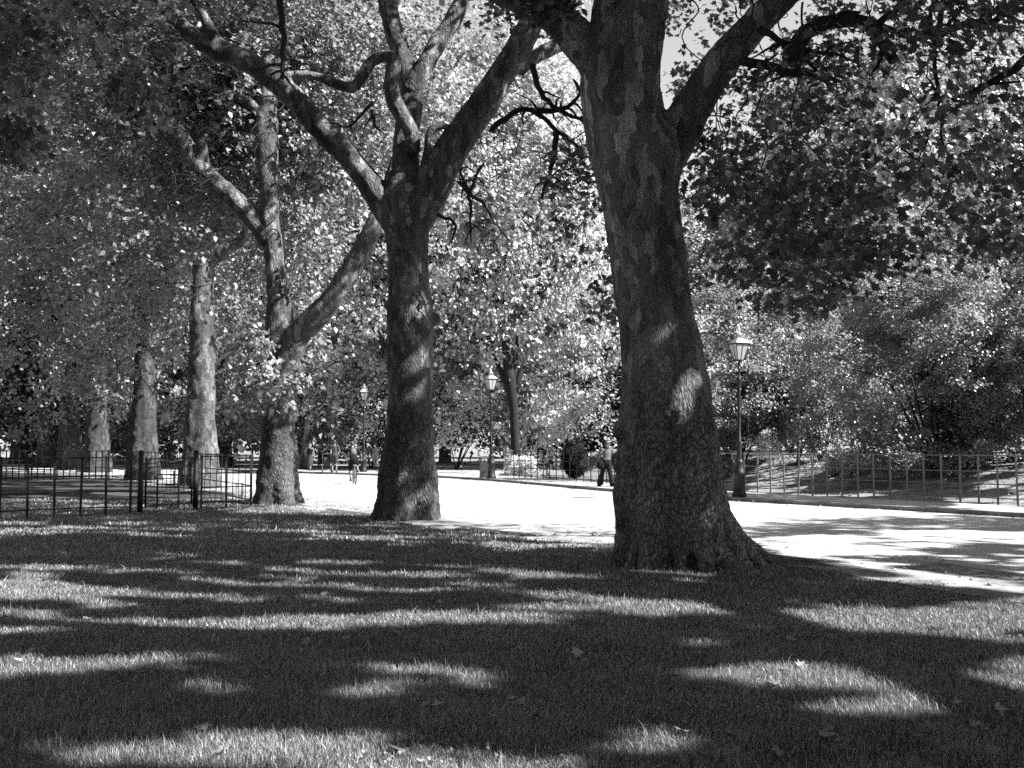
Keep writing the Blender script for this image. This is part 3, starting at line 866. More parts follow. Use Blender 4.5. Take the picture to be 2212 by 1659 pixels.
limb(mb, [(886, 200, 50, Y2 + .2), (912, 150, 42, Y2 + .2), (945, 95, 40, Y2 + .3), (980, 40, 38, Y2 + .4), (1010, -20, 34, Y2 + .5)])
limb(mb, [(892, 330, 34, Y2 - .2), (888, 285, 34, Y2 - .35), (868, 250, 36, Y2 - .4), (850, 215, 36, Y2 - .4), (846, 170, 34, Y2 - .4), (850, 135, 34, Y2 - .4), (832, 120, 28, Y2 - .4), (805, 132, 26, Y2 - .45), (785, 160, 24, Y2 - .5), (762, 190, 24, Y2 - .5), (725, 180, 22, Y2 - .5), (680, 165, 22, Y2 - .5), (630, 163, 22, Y2 - .5), (600, 175, 22, Y2 - .45)])
limb(mb, [(905, 390, 20, Y2 - .2), (922, 330, 18, Y2 - .4), (925, 295, 18, Y2 - .5), (940, 276, 18, Y2 - .5), (975, 272, 12, Y2 - .5), (1005, 275, 10, Y2 - .4)])
limb(mb, [(1120, 150, 34, Y2 - .2), (1165, 118, 30, Y2 + .1), (1215, 95, 30, Y2 + .4), (1290, 60, 26, Y2 + .8), (1360, 10, 20, Y2 + 1.2)])
for u, v, dy, r in ((938, 690, -.1, .16), (842, 660, -.1, .14), (880, 610, -.5, .18), (905, 690, -.45, .18), (830, 1040, -.1, .14), (880, 470, -.4, .16), (860, 950, -.4, .14)):
    mb.ball(P(u, v, Y2 + dy), (r, r * .8, r), 10, 8)
fused('trunk', mb, 0.04, M['bark_mid'], t2, o2, 0.034, 3, 0.012)
rng = np.random.default_rng(202)
c_top = ellipsoid_clumps(1500, (-2.5, 22.5, 15.5), (8.5, 7.0, 6.5), rng, 9.0, 7, .6, .25)
rng2 = rng
c_top = free_view(c_top, [(VIEW[0][0], .9), VIEW[1]])
c_hang = np.concatenate([hang(120, [(-40, -60), (420, -60), (330, 60), (260, 180), (120, 120), (60, 260), (-40, 200)], 17, 21, rng, .3, 9, .015),
                         hang(14, [(300, 150), (400, 120), (380, 260), (250, 260)], 19, 21, rng, .3, 9, .02),
                         hang(90, [(930, 300), (1250, 330), (1240, 560), (1100, 600), (960, 520)], 22, 26, rng, .55, 3, .02)])
pos = np.concatenate([voids(clump_points(c_top, 36, .6, rng), 2), clump_points(c_hang, 22, .36, rng, .7)])
pos = pos[carve(pos)]
foliage('crown', pos, .19, M['leaf'], rng, t2, o2)
c = np.concatenate([hang(115, [(-60, -60), (520, -60), (440, 20), (330, 70), (330, 150), (250, 130), (160, 70), (80, 110), (70, 210), (-60, 230)], 14, 18, rng, .5, 71, .02), hang(16, [(230, 150), (400, 110), (390, 230), (270, 260)], 15, 18, rng, .3, 72, .02), hang(20, [(-20, 260), (60, 260), (50, 330), (-20, 340)], 15, 18, rng, .2, 73, .02)])
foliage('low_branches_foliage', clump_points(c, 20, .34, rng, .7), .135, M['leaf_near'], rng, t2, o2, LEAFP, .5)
sp = []
for pts in ([(885, 1220), (955, 1310), (1060, 1385), (1130, 1510), (1230, 1630)], [(955, 1310), (965, 1450), (970, 1640)], [(955, 1310), (1000, 1190), (1060, 1090)], [(740, 1445), (850, 1500), (860, 1560), (830, 1640)],
            [(1540, 960), (1520, 1100), (1480, 1200)], [(960, 1300), (910, 1200), (890, 1140)], [(1130, 1540), (1060, 1590), (1020, 1640)], [(300, 700), (150, 850), (60, 830)], [(300, 740), (320, 850), (380, 900)]):
    q = [(800 + x / 2.765) * .8848 for x, y in pts]; r_ = [y / 2.765 * .8848 for x, y in pts]
    sp.append(([P(a, b, 20.8) for a, b in zip(q, r_)], .045, .012))
for k in range(60):
    a = P(rng.uniform(940, 1280), rng.uniform(250, 620), 22); b = a + Vector((rng.uniform(-.5, .5), 0, rng.uniform(-1.4, -.5)))
    sp.append((wander(a, b, rng, 5, .2), .014, .005))
for pts in ([(85, 60), (75, 110), (68, 160), (66, 200), (45, 205)], [(68, 135), (40, 110), (0, 105)], [(604, -10), (608, 60), (612, 130), (606, 170)]):
    sp.append(([P(u, v, 18) for u, v in pts], .07, .03))
twigs('twig_foliage', M['twig'], t2, o2, sp, 6)

# --- the third tree with its long leaning limb
Y3 = 28.0
o3 = (P(600, 1085, Y3).x, Y3, 0.0)
t3 = thing('plane_tree', 'plane tree with sun-dappled base beside the iron gate and a long leaning limb', 'tree', o3, group='plane trees of the avenue')
mb = MB()
trunk_rows(mb, [(1090, 545, 652), (1060, 552, 646), (1000, 560, 641), (930, 565, 638), (870, 567, 634), (800, 566, 634), (720, 574, 640), (650, 578, 630), (560, 572, 612), (480, 562, 604), (400, 558, 602), (300, 550, 600), (220, 556, 598), (120, 570, 596)], Y3, 30, 5, .22, 5.2)
limb(mb, [(610, 800, 60, Y3), (640, 730, 56, Y3 - .2), (680, 685, 52, Y3 - .4), (722, 640, 50, Y3 - .5), (765, 570, 46, Y3 - .5), (800, 505, 42, Y3 - .5), (830, 440, 38, Y3 - .4), (860, 340, 32, Y3 - .3)])
limb(mb, [(580, 520, 44, Y3), (545, 470, 42, Y3), (490, 415, 40, Y3 - .2), (430, 358, 40, Y3 - .3), (390, 300, 42, Y3 - .4), (350, 245, 38, Y3 - .5), (315, 190, 34, Y3 - .6), (280, 120, 26, Y3 - .8)])
limb(mb, [(440, 360, 22, Y3 - .3), (410, 330, 20, Y3 - .4), (385, 310, 16, Y3 - .6)])
limb(mb, [(440, 350, 24, Y3 - .3), (436, 310, 26, Y3 - .5), (448, 290, 10, Y3 - .6)])
limb(mb, [(575, 250, 32, Y3), (548, 230, 26, Y3 - .1), (510, 205, 22, Y3 - .2), (480, 198, 18, Y3 - .3), (440, 185, 12, Y3 - .4)])
fused('trunk', mb, 0.05, M['bark_mid'], t3, o3, 0.04, 3, 0.015)
rng = np.random.default_rng(303)
c_top = ellipsoid_clumps(2300, (-8.0, 30.5, 12.0), (8.5, 5.5, 8.5), rng, 4.6, 13, .6, .25)
u, v = project(c_top)
LIMBS3 = [([(240, 130), (350, 80), (460, 250), (620, 440), (640, 660), (790, 400), (870, 450), (720, 740), (540, 760), (500, 520), (390, 430), (270, 270)], 1.0), ([(535, 200), (620, 200), (660, 1100), (540, 1100)], .9)]
k_ = (c_top[:, 1] < 28.6)
c_top = np.concatenate([free_view(c_top[k_], LIMBS3 + [([(600, -50), (1440, -50), (1440, 480), (900, 700), (600, 400)], .7)]), c_top[~k_]])
c_low = np.concatenate([hang(150, [(-60, 640), (300, 640), (390, 760), (280, 860), (250, 930), (170, 900), (110, 965), (60, 930), (-60, 975)], 42, 54, rng, .4, 27, .02),
                        hang(70, [(560, 700), (660, 720), (780, 880), (700, 950), (600, 860), (500, 900), (500, 780)], 25.5, 27.3, rng, .4, 21, .02),
                        hang(45, [(460, 560), (560, 600), (640, 700), (560, 780), (480, 720)], 26, 30, rng, .35, 22, .02)])
pos = np.concatenate([voids(clump_points(c_top, 60, .6, rng), 3, .42), clump_points(c_low, 30, .42, rng, .6)])
pos = clear_lines(clear_lines(pos, L3, 28.2, rng), L4, 38, rng, .85)
pos = pos[carve(pos)]
foliage('crown', pos, .17, M['leaf'], rng, t3, o3)
sp = []
for k in range(60):
    a = P(rng.uniform(200, 900), rng.uniform(180, 900), rng.uniform(26, 28)); b = a + Vector((rng.uniform(-1.2, 1.2), 0, rng.uniform(-1.5, .3)))
    sp.append((wander(a, b, rng, 5, .25), .022, .007))
twigs('twig_foliage', M['twig'], t3, o3, sp, 5)

# --- fourth and fifth
def avenue_tree(label, rows, Y, limbs, cseed, cc, cr, n, zmin, per=38, ls=.18, mat='leaf', bark='bark', flare=.2, clear=None):
    o = (P((rows[0][1] + rows[0][2]) / 2, rows[0][0], Y).x, Y, 0.0)
    t = thing('plane_tree', label, 'tree', o, group='plane trees of the avenue')
    mb = MB(); trunk_rows(mb, rows, Y, 24, 5, flare, cseed * .7)
    for l in limbs: limb(mb, l)
    fused('trunk', mb, .08, M[bark], t, o, .05, 2, .015)
    rng = np.random.default_rng(cseed)
    c = ellipsoid_clumps(n, (o[0] + cc[0], Y + cc[1], cc[2]), cr, rng, zmin, cseed, .6, .25)
    if clear: c = free_view(c, clear)
    p = voids(clump_points(c, int(per * 1.4), .7, rng), cseed, .43, .9); p = p[carve(p)]
    if Y < 40: p = clear_lines(p, L4, 38.0, rng)
    foliage('crown', p, ls, M[mat], rng, t, o)
    sp = []
    for k in range(16):
        e = c[rng.integers(len(c))]; s = (o[0] + rng.uniform(-.5, .5), Y, max(4.0, e[2] - rng.uniform(0, 3)))
        sp.append((wander(s, e, rng, 7, .1), .09, .02))
    twigs('twig_foliage', M['twig'], t, o, sp, 5)
    return t
avenue_tree('pale plane tree brightly sunlit down its right side, standing behind the iron gate', [(1052, 388, 474), (1010, 392, 470), (950, 398, 467), (860, 404, 466), (760, 408, 464), (680, 412, 462), (610, 416, 462), (570, 420, 462)], 38.0,
            [[(440, 600, 46, 38), (446, 574, 34, 38), (480, 545, 28, 37.8), (516, 522, 26, 37.6), (545, 480, 22, 37.4), (560, 420, 18, 37.4)], [(434, 590, 40, 38), (430, 540, 34, 38.2), (420, 450, 30, 38.4), (410, 350, 26, 38.6), (408, 220, 22, 39)]],
            404, (-1, 2.5, 13.5), (8.5, 5.5, 10.5), 2400, 4.0, 34, .2, 'leaf', 'bark_far', .2, [([(385, 590), (480, 590), (480, 1060), (385, 1060)], .97), ([(540, 200), (640, 200), (660, 1100), (540, 1100)], .2)])
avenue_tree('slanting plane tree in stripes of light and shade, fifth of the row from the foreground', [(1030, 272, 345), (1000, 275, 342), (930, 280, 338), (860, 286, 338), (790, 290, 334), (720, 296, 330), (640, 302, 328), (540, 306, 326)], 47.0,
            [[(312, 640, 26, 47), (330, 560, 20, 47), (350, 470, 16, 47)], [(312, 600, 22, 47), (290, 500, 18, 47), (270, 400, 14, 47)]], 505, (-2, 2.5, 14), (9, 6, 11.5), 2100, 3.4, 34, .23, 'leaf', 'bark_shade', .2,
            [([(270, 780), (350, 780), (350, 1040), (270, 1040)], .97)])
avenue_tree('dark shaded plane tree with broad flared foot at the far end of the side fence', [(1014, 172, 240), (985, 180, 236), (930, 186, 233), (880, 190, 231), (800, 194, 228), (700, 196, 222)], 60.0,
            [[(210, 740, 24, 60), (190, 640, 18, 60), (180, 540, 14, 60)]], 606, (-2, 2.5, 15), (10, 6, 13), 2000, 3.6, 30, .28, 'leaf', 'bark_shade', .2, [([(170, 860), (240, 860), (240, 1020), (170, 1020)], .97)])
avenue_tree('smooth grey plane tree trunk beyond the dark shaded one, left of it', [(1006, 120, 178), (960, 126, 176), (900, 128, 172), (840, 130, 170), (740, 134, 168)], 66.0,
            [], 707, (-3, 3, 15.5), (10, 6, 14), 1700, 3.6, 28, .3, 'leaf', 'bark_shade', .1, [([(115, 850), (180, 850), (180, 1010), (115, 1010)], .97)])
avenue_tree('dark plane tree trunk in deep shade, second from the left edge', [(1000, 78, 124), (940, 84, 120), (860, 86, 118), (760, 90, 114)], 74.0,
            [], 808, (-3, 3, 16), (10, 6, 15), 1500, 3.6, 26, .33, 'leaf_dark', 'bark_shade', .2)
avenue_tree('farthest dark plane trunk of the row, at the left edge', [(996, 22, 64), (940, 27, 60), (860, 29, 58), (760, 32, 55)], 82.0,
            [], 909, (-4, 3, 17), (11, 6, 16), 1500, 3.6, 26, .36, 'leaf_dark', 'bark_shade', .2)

# --- the tree nearest the camera, its trunk just outside the picture on the right
oa = (8.3, 2.0, 0.0)
ta = thing('plane_tree', 'plane tree whose low dark leaves hang into the picture from beyond its right edge', 'tree', oa, group='plane trees of the avenue')
mb = MB(); mb.tube([(8.3, 2.0, -.3), (8.3, 2.0, .3), (8.35, 2.0, 2), (8.4, 1.9, 5), (8.3, 1.7, 8)], [.95, .78, .62, .52, .42], 20)
limb3(mb, [Vector((8.4, 1.9, 4.4)), Vector((6.8, 5.4, 7)), Vector((4.6, 6.2, 9.4)), Vector((2.5, 7, 11))], [.34, .28, .22, .14])
limb3(mb, [Vector((8.4, 1.9, 5)), Vector((9.6, 6.5, 7)), Vector((10.5, 9, 8.6))], [.32, .24, .14])
limb3(mb, [Vector((8.4, 1.9, 6)), Vector((9.6, 2.2, 8.6)), Vector((10.6, 0, 11))], [.32, .24, .14])
fused('trunk', mb, .06, M['bark'], ta, oa, .035, 3, .01)
rng = np.random.default_rng(111)
c = ellipsoid_clumps(4200, (9.5, 3.5, 11.5), (11.5, 10.5, 5.0), rng, 6.4, 17, .6, .16)
p = clump_points(c, 58, .62, rng); p = p[carve(p)]
foliage('crown', p, .16, M['leaf'], rng, ta, oa)
c = hang(150, [(1900, -60), (2600, -60), (2600, 620), (2212, 560), (2060, 460), (1960, 300)], 7.5, 11.5, rng, .5, 33, .014)
p = clump_points(c, 15, .26, rng, .7); p = p[carve(p)]
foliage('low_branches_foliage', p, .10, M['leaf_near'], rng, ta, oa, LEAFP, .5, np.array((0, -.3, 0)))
# one more of the row behind the camera, for the shade on the lawn
ob = (13.5, -4.0, 0.0)
tb = thing('plane_tree', 'plane tree of the same row standing behind the camera, shading the near lawn', 'tree', ob, group='plane trees of the avenue')
mb = MB(); mb.tube([(13.5, -4, -.3), (13.5, -4, .3), (13.5, -4, 2), (13.6, -4, 5), (13.4, -4, 9)], [.95, .78, .62, .52, .38], 20)
fused('trunk', mb, .08, M['bark'], tb, ob, .035, 3, .01)
rng = np.random.default_rng(112)
c = ellipsoid_clumps(2600, (15.0, -1.5, 13), (9.5, 9.5, 6), rng, 7, 19, .6, .16)
p = clump_points(c, 32, .7, rng); p = p[carve(p)]
foliage('crown', p, .27, M['leaf'], rng, tb, ob)

for (x, y, r_, lab, sd_) in ((23.5, 11.0, 8.5, 'unseen tree added across the road on the right to shade the asphalt', 121), (24.8, 26.8, 8.0, 'unseen tree added on the bank on the right to shade the railings', 122)):  # unseen trees added to cast shade on the road and bank
    o_ = (x, y, float(hgt(x, y)))
    tt = thing('plane_tree', lab, 'tree', o_, group='unseen trees added outside the right edge')
    mb = MB(); mb.tube([(x, y, -.3), (x, y, .3), (x, y, 2), (x + .1, y, 5), (x, y, 9)], [.8, .62, .5, .42, .3], 16)
    fused('trunk', mb, .08, M['bark'], tt, o_, .035, 3, .01)
    rng = np.random.default_rng(sd_)
    c = ellipsoid_clumps(2300, (x, y, 10.5), (r_, r_, 6.5), rng, 3.4, sd_, .6, .2)
    p = clump_points(c, 30, .7, rng); p = p[carve(p)]
    foliage('crown', p, .27, M['leaf'], rng, tt, o_)

# ================================================================== TREES AND SHRUBS BEYOND THE ROAD
def bg_crown(name, n, per, r, h, ls, seed, mat, zlow=.08, spread=.9, shell=.5):
    rng = np.random.default_rng(seed)
    c = ellipsoid_clumps(n, (0, 0, h * .52), (r, r, h * .5), rng, h * zlow, seed, shell, .24)
    p = voids(clump_points(c, int(per * 1.5), spread, rng, .5), seed, .44, .75)
    V, F, T = leaves(p, ls, LEAF4, rng, .7)
    return V, F, T
def bg_tree(name, label, cat, loc, spec, group, trunk_r=.35, trunk_h=8, mat='leaf', bark='bark'):
    t = thing(name, label, cat, loc, 0, group)
    if trunk_r:
        mb = MB(); lean = random.uniform(-.3, .3)
        mb.tube([(0, 0, -.3), (0, 0, .2), (lean * .3, 0, trunk_h * .4), (lean, 0, trunk_h), (lean * 1.6, .3, trunk_h * 1.7)], [trunk_r * 1.5, trunk_r * 1.1, trunk_r * .85, trunk_r * .7, trunk_r * .3], 12)
        for q in range(5):
            a = random.uniform(0, 6.28)
            mb.tube([(lean * .6, 0, trunk_h * .7), (lean + math.cos(a) * 1.6, math.sin(a) * 1.6, trunk_h * 1.15), (lean + math.cos(a) * 3.4, math.sin(a) * 3.4, trunk_h * 1.7)], [trunk_r * .45, trunk_r * .3, trunk_r * .12], 7)
        mb.build('trunk', M[bark], t)
    V, F, T = spec
    big_mesh('crown', V, F, 3, M[mat], t, T)
    return t
def bg_copy(src, label, loc, rz, sc, group=None):
    c = copy_tree(src); c.location = loc; c.rotation_euler = (0, 0, rz); c.scale = sc
    c['label'] = label
    if group: c['group'] = group
    return c
BIG1 = bg_tree('leafy_tree', 'tall leafy tree beyond the far end of the avenue, behind the pale central shrubbery', 'tree', (0.5, 66, 0), bg_crown('c', 1500, 42, 7.5, 27, .30, 71, 'leaf', .05), 'tall trees beyond the road', .45, 8, 'leaf_mid'); BIG1.scale = (1, 1, 1.2)
BIG2 = bg_tree('leafy_tree', 'tall rounded tree beyond the road between the second tree and the centre lamp', 'tree', (-7.5, 70, 0), bg_crown('c', 1500, 42, 8.0, 28, .30, 72, 'leaf', .04), 'tall trees beyond the road', .45, 8, 'leaf_mid')
k = 0
for (x, y, lab, src, sx, sz) in (
    (-15, 74, 'tall tree rising above the far people on the pavement', 0, 1.05, 1.05), (-22.5, 80, 'tall tree behind the fourth plane trunk of the avenue', 1, 1.0, 1.1),
    (-31, 84, 'tall tree behind the fifth plane trunk of the avenue', 0, 1.1, 1.1), (-40, 90, 'tall tree behind the far trunks at the left edge', 1, 1.1, 1.1),
    (-17, 93, 'distant tall tree filling the gap above the light-coloured bin', 1, 1.15, 1.2), (-30, 102, 'most distant tall tree on the left, above the parasols', 0, 1.2, 1.25), (-6, 92, 'distant tall tree above the cyclist', 0, 1.2, 1.15),
    (3.0, 88, 'distant tree straight above the round conifer', 1, 1.0, 1.3), (14.5, 78, 'lower rounded tree just right of the great trunk, below the patch of sky', 0, .9, .80),
    (21, 70, 'tall tree above the lamp on the right', 1, .95, 1.0), (28.5, 66, 'tall tree behind the big shrub on the right', 0, 1.0, 1.25), (37, 64, 'tall tree at the right edge beyond the bank', 1, 1.0, 1.0), (32, 84, 'distant tree far behind the right shrubbery', 1, 1.2, 1.0), (20, 92, 'distant tree glimpsed between the right-hand lamp and the sky', 0, 1.1, .85)):
    bg_copy((BIG1, BIG2)[src], lab, (x, y, float(hgt(x, y))), k * 1.7 + .6, (sx, sx, sz)); k += 1
# the pale, brightly lit small trees in the middle
def specific(name, label, cat, c, r, n, per, ls, seed, mat, zmin, trunk=None, group=None, spread=.6, gap=.25, shell=.45, upb=.7, bark='bark'):
    rng = np.random.default_rng(seed)
    o = (c[0], c[1], float(hgt(c[0], c[1])))
    t = thing(name, label, cat, o, 0, group)
    cc = ellipsoid_clumps(n, c, r, rng, zmin, seed, shell, gap)
    p = voids(clump_points(cc, int(per * 1.35), spread, rng, .55), seed, .42, 1.3); p = p[carve(p)]
    p = p[p[:, 2] > .03]
    foliage('crown' if cat == 'tree' else 'foliage', p, ls, M[mat], rng, t, o, LEAF4, upb)
    mb = MB()
    if trunk and bark == 'bark_dark':
        mb.tube([Vector(q) - Vector(o) for q in trunk[0]], trunk[1], 12)
        for dx, dz in ((-1.1, 2.4), (1.0, 2.6), (.3, 3.4)): mb.tube([(-.2, 0, 4.4), (-.2 + dx * .4, .1, 4.4 + dz * .4), (-.2 + dx, .2, 4.4 + dz)], [.24, .19, .08], 8)
    elif trunk:
        mb.tube([Vector(q) - Vector(o) for q in trunk[0]], trunk[1], 12)
        for q in range(4):
            a = rng.uniform(0, 6.28); b = Vector(trunk[0][-2]) - Vector(o)
            mb.tube([b, b + Vector((math.cos(a) * r[0] * .2, math.sin(a) * r[1] * .2, r[2] * .12)), b + Vector((math.cos(a) * r[0] * .4, math.sin(a) * r[1] * .4, r[2] * .35))], [trunk[1][-1], trunk[1][-1] * .6, trunk[1][-1] * .2], 6)
    else:
        for q in range(6):
            a = rng.uniform(0, 6.28)
            mb.tube([(0, 0, -.1), (math.cos(a) * r[0] * .3, math.sin(a) * r[1] * .3, r[2] * .7), (math.cos(a) * r[0] * .6, math.sin(a) * r[1] * .6, r[2] * .8)], [.05, .03, .01], 6)
    mb.build('trunk' if cat == 'tree' else 'stem', M[bark if cat == 'tree' else 'twig'], t)
    return t
specific('leafy_tree', 'dark forked trunk under a spreading crown, just right of the centre lamp', 'tree', (0.2, 58, 10.5), (7, 5, 7.5), 1500, 40, .24, 31, 'leaf_mid', 3.9,
         ([(0.25, 58, -.2), (0.2, 58, 1.5), (0.1, 58, 3.6), (-.1, 58, 5.2), (-.4, 58, 7.5)], [.36, .27, .25, .34, .2]), None, .7, bark='bark_dark')
specific('pale_leaved_shrub', 'tall pale-leaved shrub blazing in the sun right of the dark forked trunk', 'shrub', (3.2, 55, 3.6), (2.6, 2.4, 4.0), 520, 52, .17, 32, 'leaf_bright', .2)
specific('pale_leaved_shrub', 'low pale shrub in the sun behind the fence and the round conifer', 'shrub', (6.6, 57, 1.9), (3.4, 2.4, 2.6), 420, 46, .18, 33, 'leaf_bright', .1)
specific('pale_leaved_shrub', 'loose sunlit shrub left of the centre lamp, beyond the road', 'shrub', (-5.5, 63, 3.4), (4.6, 2.6, 3.4), 520, 46, .2, 34, 'leaf_bright', 1.4)
specific('leafy_tree', 'small rounded tree in half shade left of the great trunk', 'tree', (6.4, 50, 6.3), (3.4, 3.0, 4.0), 620, 50, .16, 35, 'leaf_mid', 2.6, ([(6.4, 50, -.2), (6.4, 50, 1.5), (6.3, 50, 3.5), (6.3, 50, 6)], [.2, .15, .12, .08]))
specific('leafy_tree', 'bright leafy tree standing over the three people on the far pavement', 'tree', (-13, 66, 6.5), (5.5, 3.5, 4.8), 800, 44, .21, 36, 'leaf_bright', 2.9, ([(-13.4, 66, -.2), (-13.3, 66, 1.5), (-13.1, 66, 3.5), (-13, 66, 7)], [.3, .2, .18, .1]))
specific('leafy_tree', 'bright low tree between the pale plane trunk and the dappled one', 'tree', (-21.0, 72, 4.6), (4.2, 3.5, 3.2), 520, 44, .22, 37, 'leaf_bright', 2.0, ([(-21.4, 72, -.2), (-21.3, 72, 1.5), (-21.1, 72, 3.0), (-21, 72, 5)], [.25, .2, .15, .1]))
specific('leafy_tree', 'sunlit low tree seen between the trunks at the left, above the parasols', 'tree', (-31.0, 86, 5.2), (6, 3.5, 3.4), 520, 40, .26, 38, 'leaf_bright', 2.4, ([(-31.4, 86, -.2), (-31.3, 86, 1.5), (-31.1, 86, 3.0), (-31, 86, 5)], [.25, .2, .15, .1]))
# shrubbery on the right bank
specific('evergreen_shrub', 'huge dark small-leaved shrub on the bank behind the right-hand railings', 'shrub', (14.6, 35.5, 4.2), (4.9, 3.4, 4.5), 1700, 70, .105, 41, 'leaf', .75, None, None, .42, .2, .5)
specific('evergreen_shrub', 'dense shrub at the right edge on top of the bank', 'shrub', (19.5, 36.0, 4.6), (4.2, 3.4, 4.8), 1200, 60, .12, 42, 'leaf', .9, None, None, .45, .2, .5)
specific('evergreen_shrub', 'tall loose shrub behind the lamp on the right', 'shrub', (9.6, 43, 4.6), (4.4, 3.0, 4.6), 1000, 56, .13, 43, 'leaf', 1.6, None, None, .5, .22, .5)
specific('evergreen_shrub', 'arching shrub between the lamp and the biggest shrub, in front of a dark hollow', 'shrub', (12.6, 42.0, 3.2), (3.4, 2.4, 3.0), 560, 56, .12, 44, 'leaf', 1.2, None, None, .45)
specific('pale_leaved_shrub', 'small sunlit shrub low behind the right-hand railings', 'shrub', (11.9, 37.5, .95), (1.0, .8, .9), 90, 50, .09, 45, 'leaf_bright', .3, None, None, .3)
specific('leafy_tree', 'mid-height tree filling the space above the right-hand lamp', 'tree', (9.0, 52, 9.0), (5.2, 4, 6.2), 1000, 46, .2, 46, 'leaf_mid', 3.0, ([(9, 52, -.2), (9, 52, 1.5), (9, 52, 4), (9, 52, 8)], [.3, .22, .2, .1]), None, .7)
specific('leafy_tree', 'tree rising behind the biggest shrub on the right bank', 'tree', (17.5, 48, 10.0), (6.2, 4, 7.0), 1100, 46, .21, 47, 'leaf', 3.0, ([(17.5, 48, 0), (17.5, 48, 1.5), (17.5, 48, 4), (17.5, 48, 8)], [.3, .22, .2, .1]), None, .7)
# dark understorey that closes the view at eye level
rng = np.random.default_rng(55)
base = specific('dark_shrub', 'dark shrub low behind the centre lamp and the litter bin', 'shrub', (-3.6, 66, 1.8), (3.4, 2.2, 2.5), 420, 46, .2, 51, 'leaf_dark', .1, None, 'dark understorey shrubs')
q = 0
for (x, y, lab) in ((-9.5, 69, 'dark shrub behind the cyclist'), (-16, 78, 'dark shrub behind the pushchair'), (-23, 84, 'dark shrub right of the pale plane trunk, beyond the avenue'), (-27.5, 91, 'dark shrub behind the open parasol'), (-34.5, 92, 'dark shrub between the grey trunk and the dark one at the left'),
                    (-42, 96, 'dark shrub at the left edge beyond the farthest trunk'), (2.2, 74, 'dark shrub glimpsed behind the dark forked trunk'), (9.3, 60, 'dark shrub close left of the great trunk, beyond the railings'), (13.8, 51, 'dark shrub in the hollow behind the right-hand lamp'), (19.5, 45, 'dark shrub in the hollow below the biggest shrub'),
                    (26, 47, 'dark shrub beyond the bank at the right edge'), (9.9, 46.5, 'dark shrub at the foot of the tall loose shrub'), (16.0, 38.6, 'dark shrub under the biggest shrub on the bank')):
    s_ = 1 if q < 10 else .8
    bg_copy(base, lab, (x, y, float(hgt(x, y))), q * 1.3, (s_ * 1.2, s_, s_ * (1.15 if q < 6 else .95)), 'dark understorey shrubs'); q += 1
for (x, y, src) in ((-14, -8, 0), (-21, 7, 1), (-4, -17, 1), (7, -20, 0), (24, -12, 1), (-30, 26, 0)):  # unseen trees added around the lawn to shut out low sky light
    c_ = bg_copy((BIG1, BIG2)[src], 'one of the unseen trees added around the lawn to block sky light', (x, y, 0), x * .7, (1, 1, .9), 'unseen trees added outside the picture')
for (x, y, lab, s_) in ((13.2, 38.2, 'low black shrub added as shade in the hollow left of the biggest shrub', .62), (15.6, 35.2, 'low black shrub added as shade directly under the biggest shrub', .6), (18.4, 34.2, 'low black shrub added as shade under the shrub at the right edge', .6), (17.0, 41.0, 'black shrub added as shade deep in the hollow of the bank', .9), (11.2, 40.5, 'low dark shrub added as shade behind the weeping rose', .6)):  # extra black-leaved shrubs put in to darken the hollow
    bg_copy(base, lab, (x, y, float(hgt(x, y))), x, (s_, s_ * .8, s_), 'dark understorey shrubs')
# a far belt of wood closing the horizon
rng = np.random.default_rng(66)
n = 3700
a = rng.uniform(-1.05, 1.05, n); a[:1100] = rng.uniform(1.05, 2 * PI - 1.05, 1100); rr = rng.uniform(118, 134, n)  # the rear arc is unseen, added to hold back horizon sky light
c = np.stack([np.sin(a) * rr, np.cos(a) * rr, rng.uniform(0.5, 15, n) + 4 * vn(a * 14, a * 0 + 1, 3)], 1)
p = clump_points(c, 34, 2.4, rng, .7)
tag(foliage('far_wood', p, .85, M['leaf_dark'], rng), 'far-off woodland band closing the view, its unseen rear arc added to block sky light', 'woodland', kind='stuff')

# clipped-looking round conifer behind the centre railings
oc = (P(1242, 1030, 50).x, 50.0, 0.0)
tc_ = thing('conifer', 'dark egg-shaped conifer behind the centre railings', 'shrub', oc)
rng = np.random.default_rng(77)
d = norm(rng.normal(size=(16000, 3))); rad = rng.uniform(.72, 1.03, 16000)[:, None]
lum = 1 + .08 * (vn(d[:, 0] * 5 + 9, d[:, 2] * 5 + 9, 2) - .5)[:, None]
p = d * rad * lum * np.array((.66, .6, .95)) + np.array((0, 0, .95)); p[:, 0] *= np.where(p[:, 2] > 1, 1 - .25 * (p[:, 2] - 1), 1.0)
p = p + np.array(oc)
foliage('foliage', p[p[:, 2] > .02], .07, M['conifer'], rng, tc_, oc)
MB().tube([(0, 0, -.1), (0, 0, 1.6)], [.08, .03], 8).build('stem', M['twig'], tc_)
# pale weeping shrub behind the right-hand railings
ow = (P(1664, 1040, 40).x, 40.0, float(hgt(P(1664, 1040, 40).x, 40)))
tw = thing('weeping_rose', 'pale weeping standard shrub on a single stem behind the right-hand railings', 'shrub', ow)
rng = np.random.default_rng(78)
mb = MB().tube([(0, 0, -.1), (.01, 0, .8), (0, 0, 1.5)], [.03, .025, .02], 7)
pp_ = []
for q in range(26):
    a = rng.uniform(0, 6.28); L = rng.uniform(.2, .5)
    pts = [Vector((0, 0, 1.45)), Vector((math.cos(a) * L * .6, math.sin(a) * L * .6, 1.62 + rng.uniform(-.1, .12))), Vector((math.cos(a) * L, math.sin(a) * L, 1.35 - rng.uniform(0, .3))), Vector((math.cos(a) * L * 1.1, math.sin(a) * L * 1.1, 1.1 - rng.uniform(0, .4)))]
    mb.tube(pts, [.012, .009, .006, .004], 5)
    for w in pts[1:]:
        for e in range(12): pp_.append(np.array(w) + rng.normal(size=3) * .07)
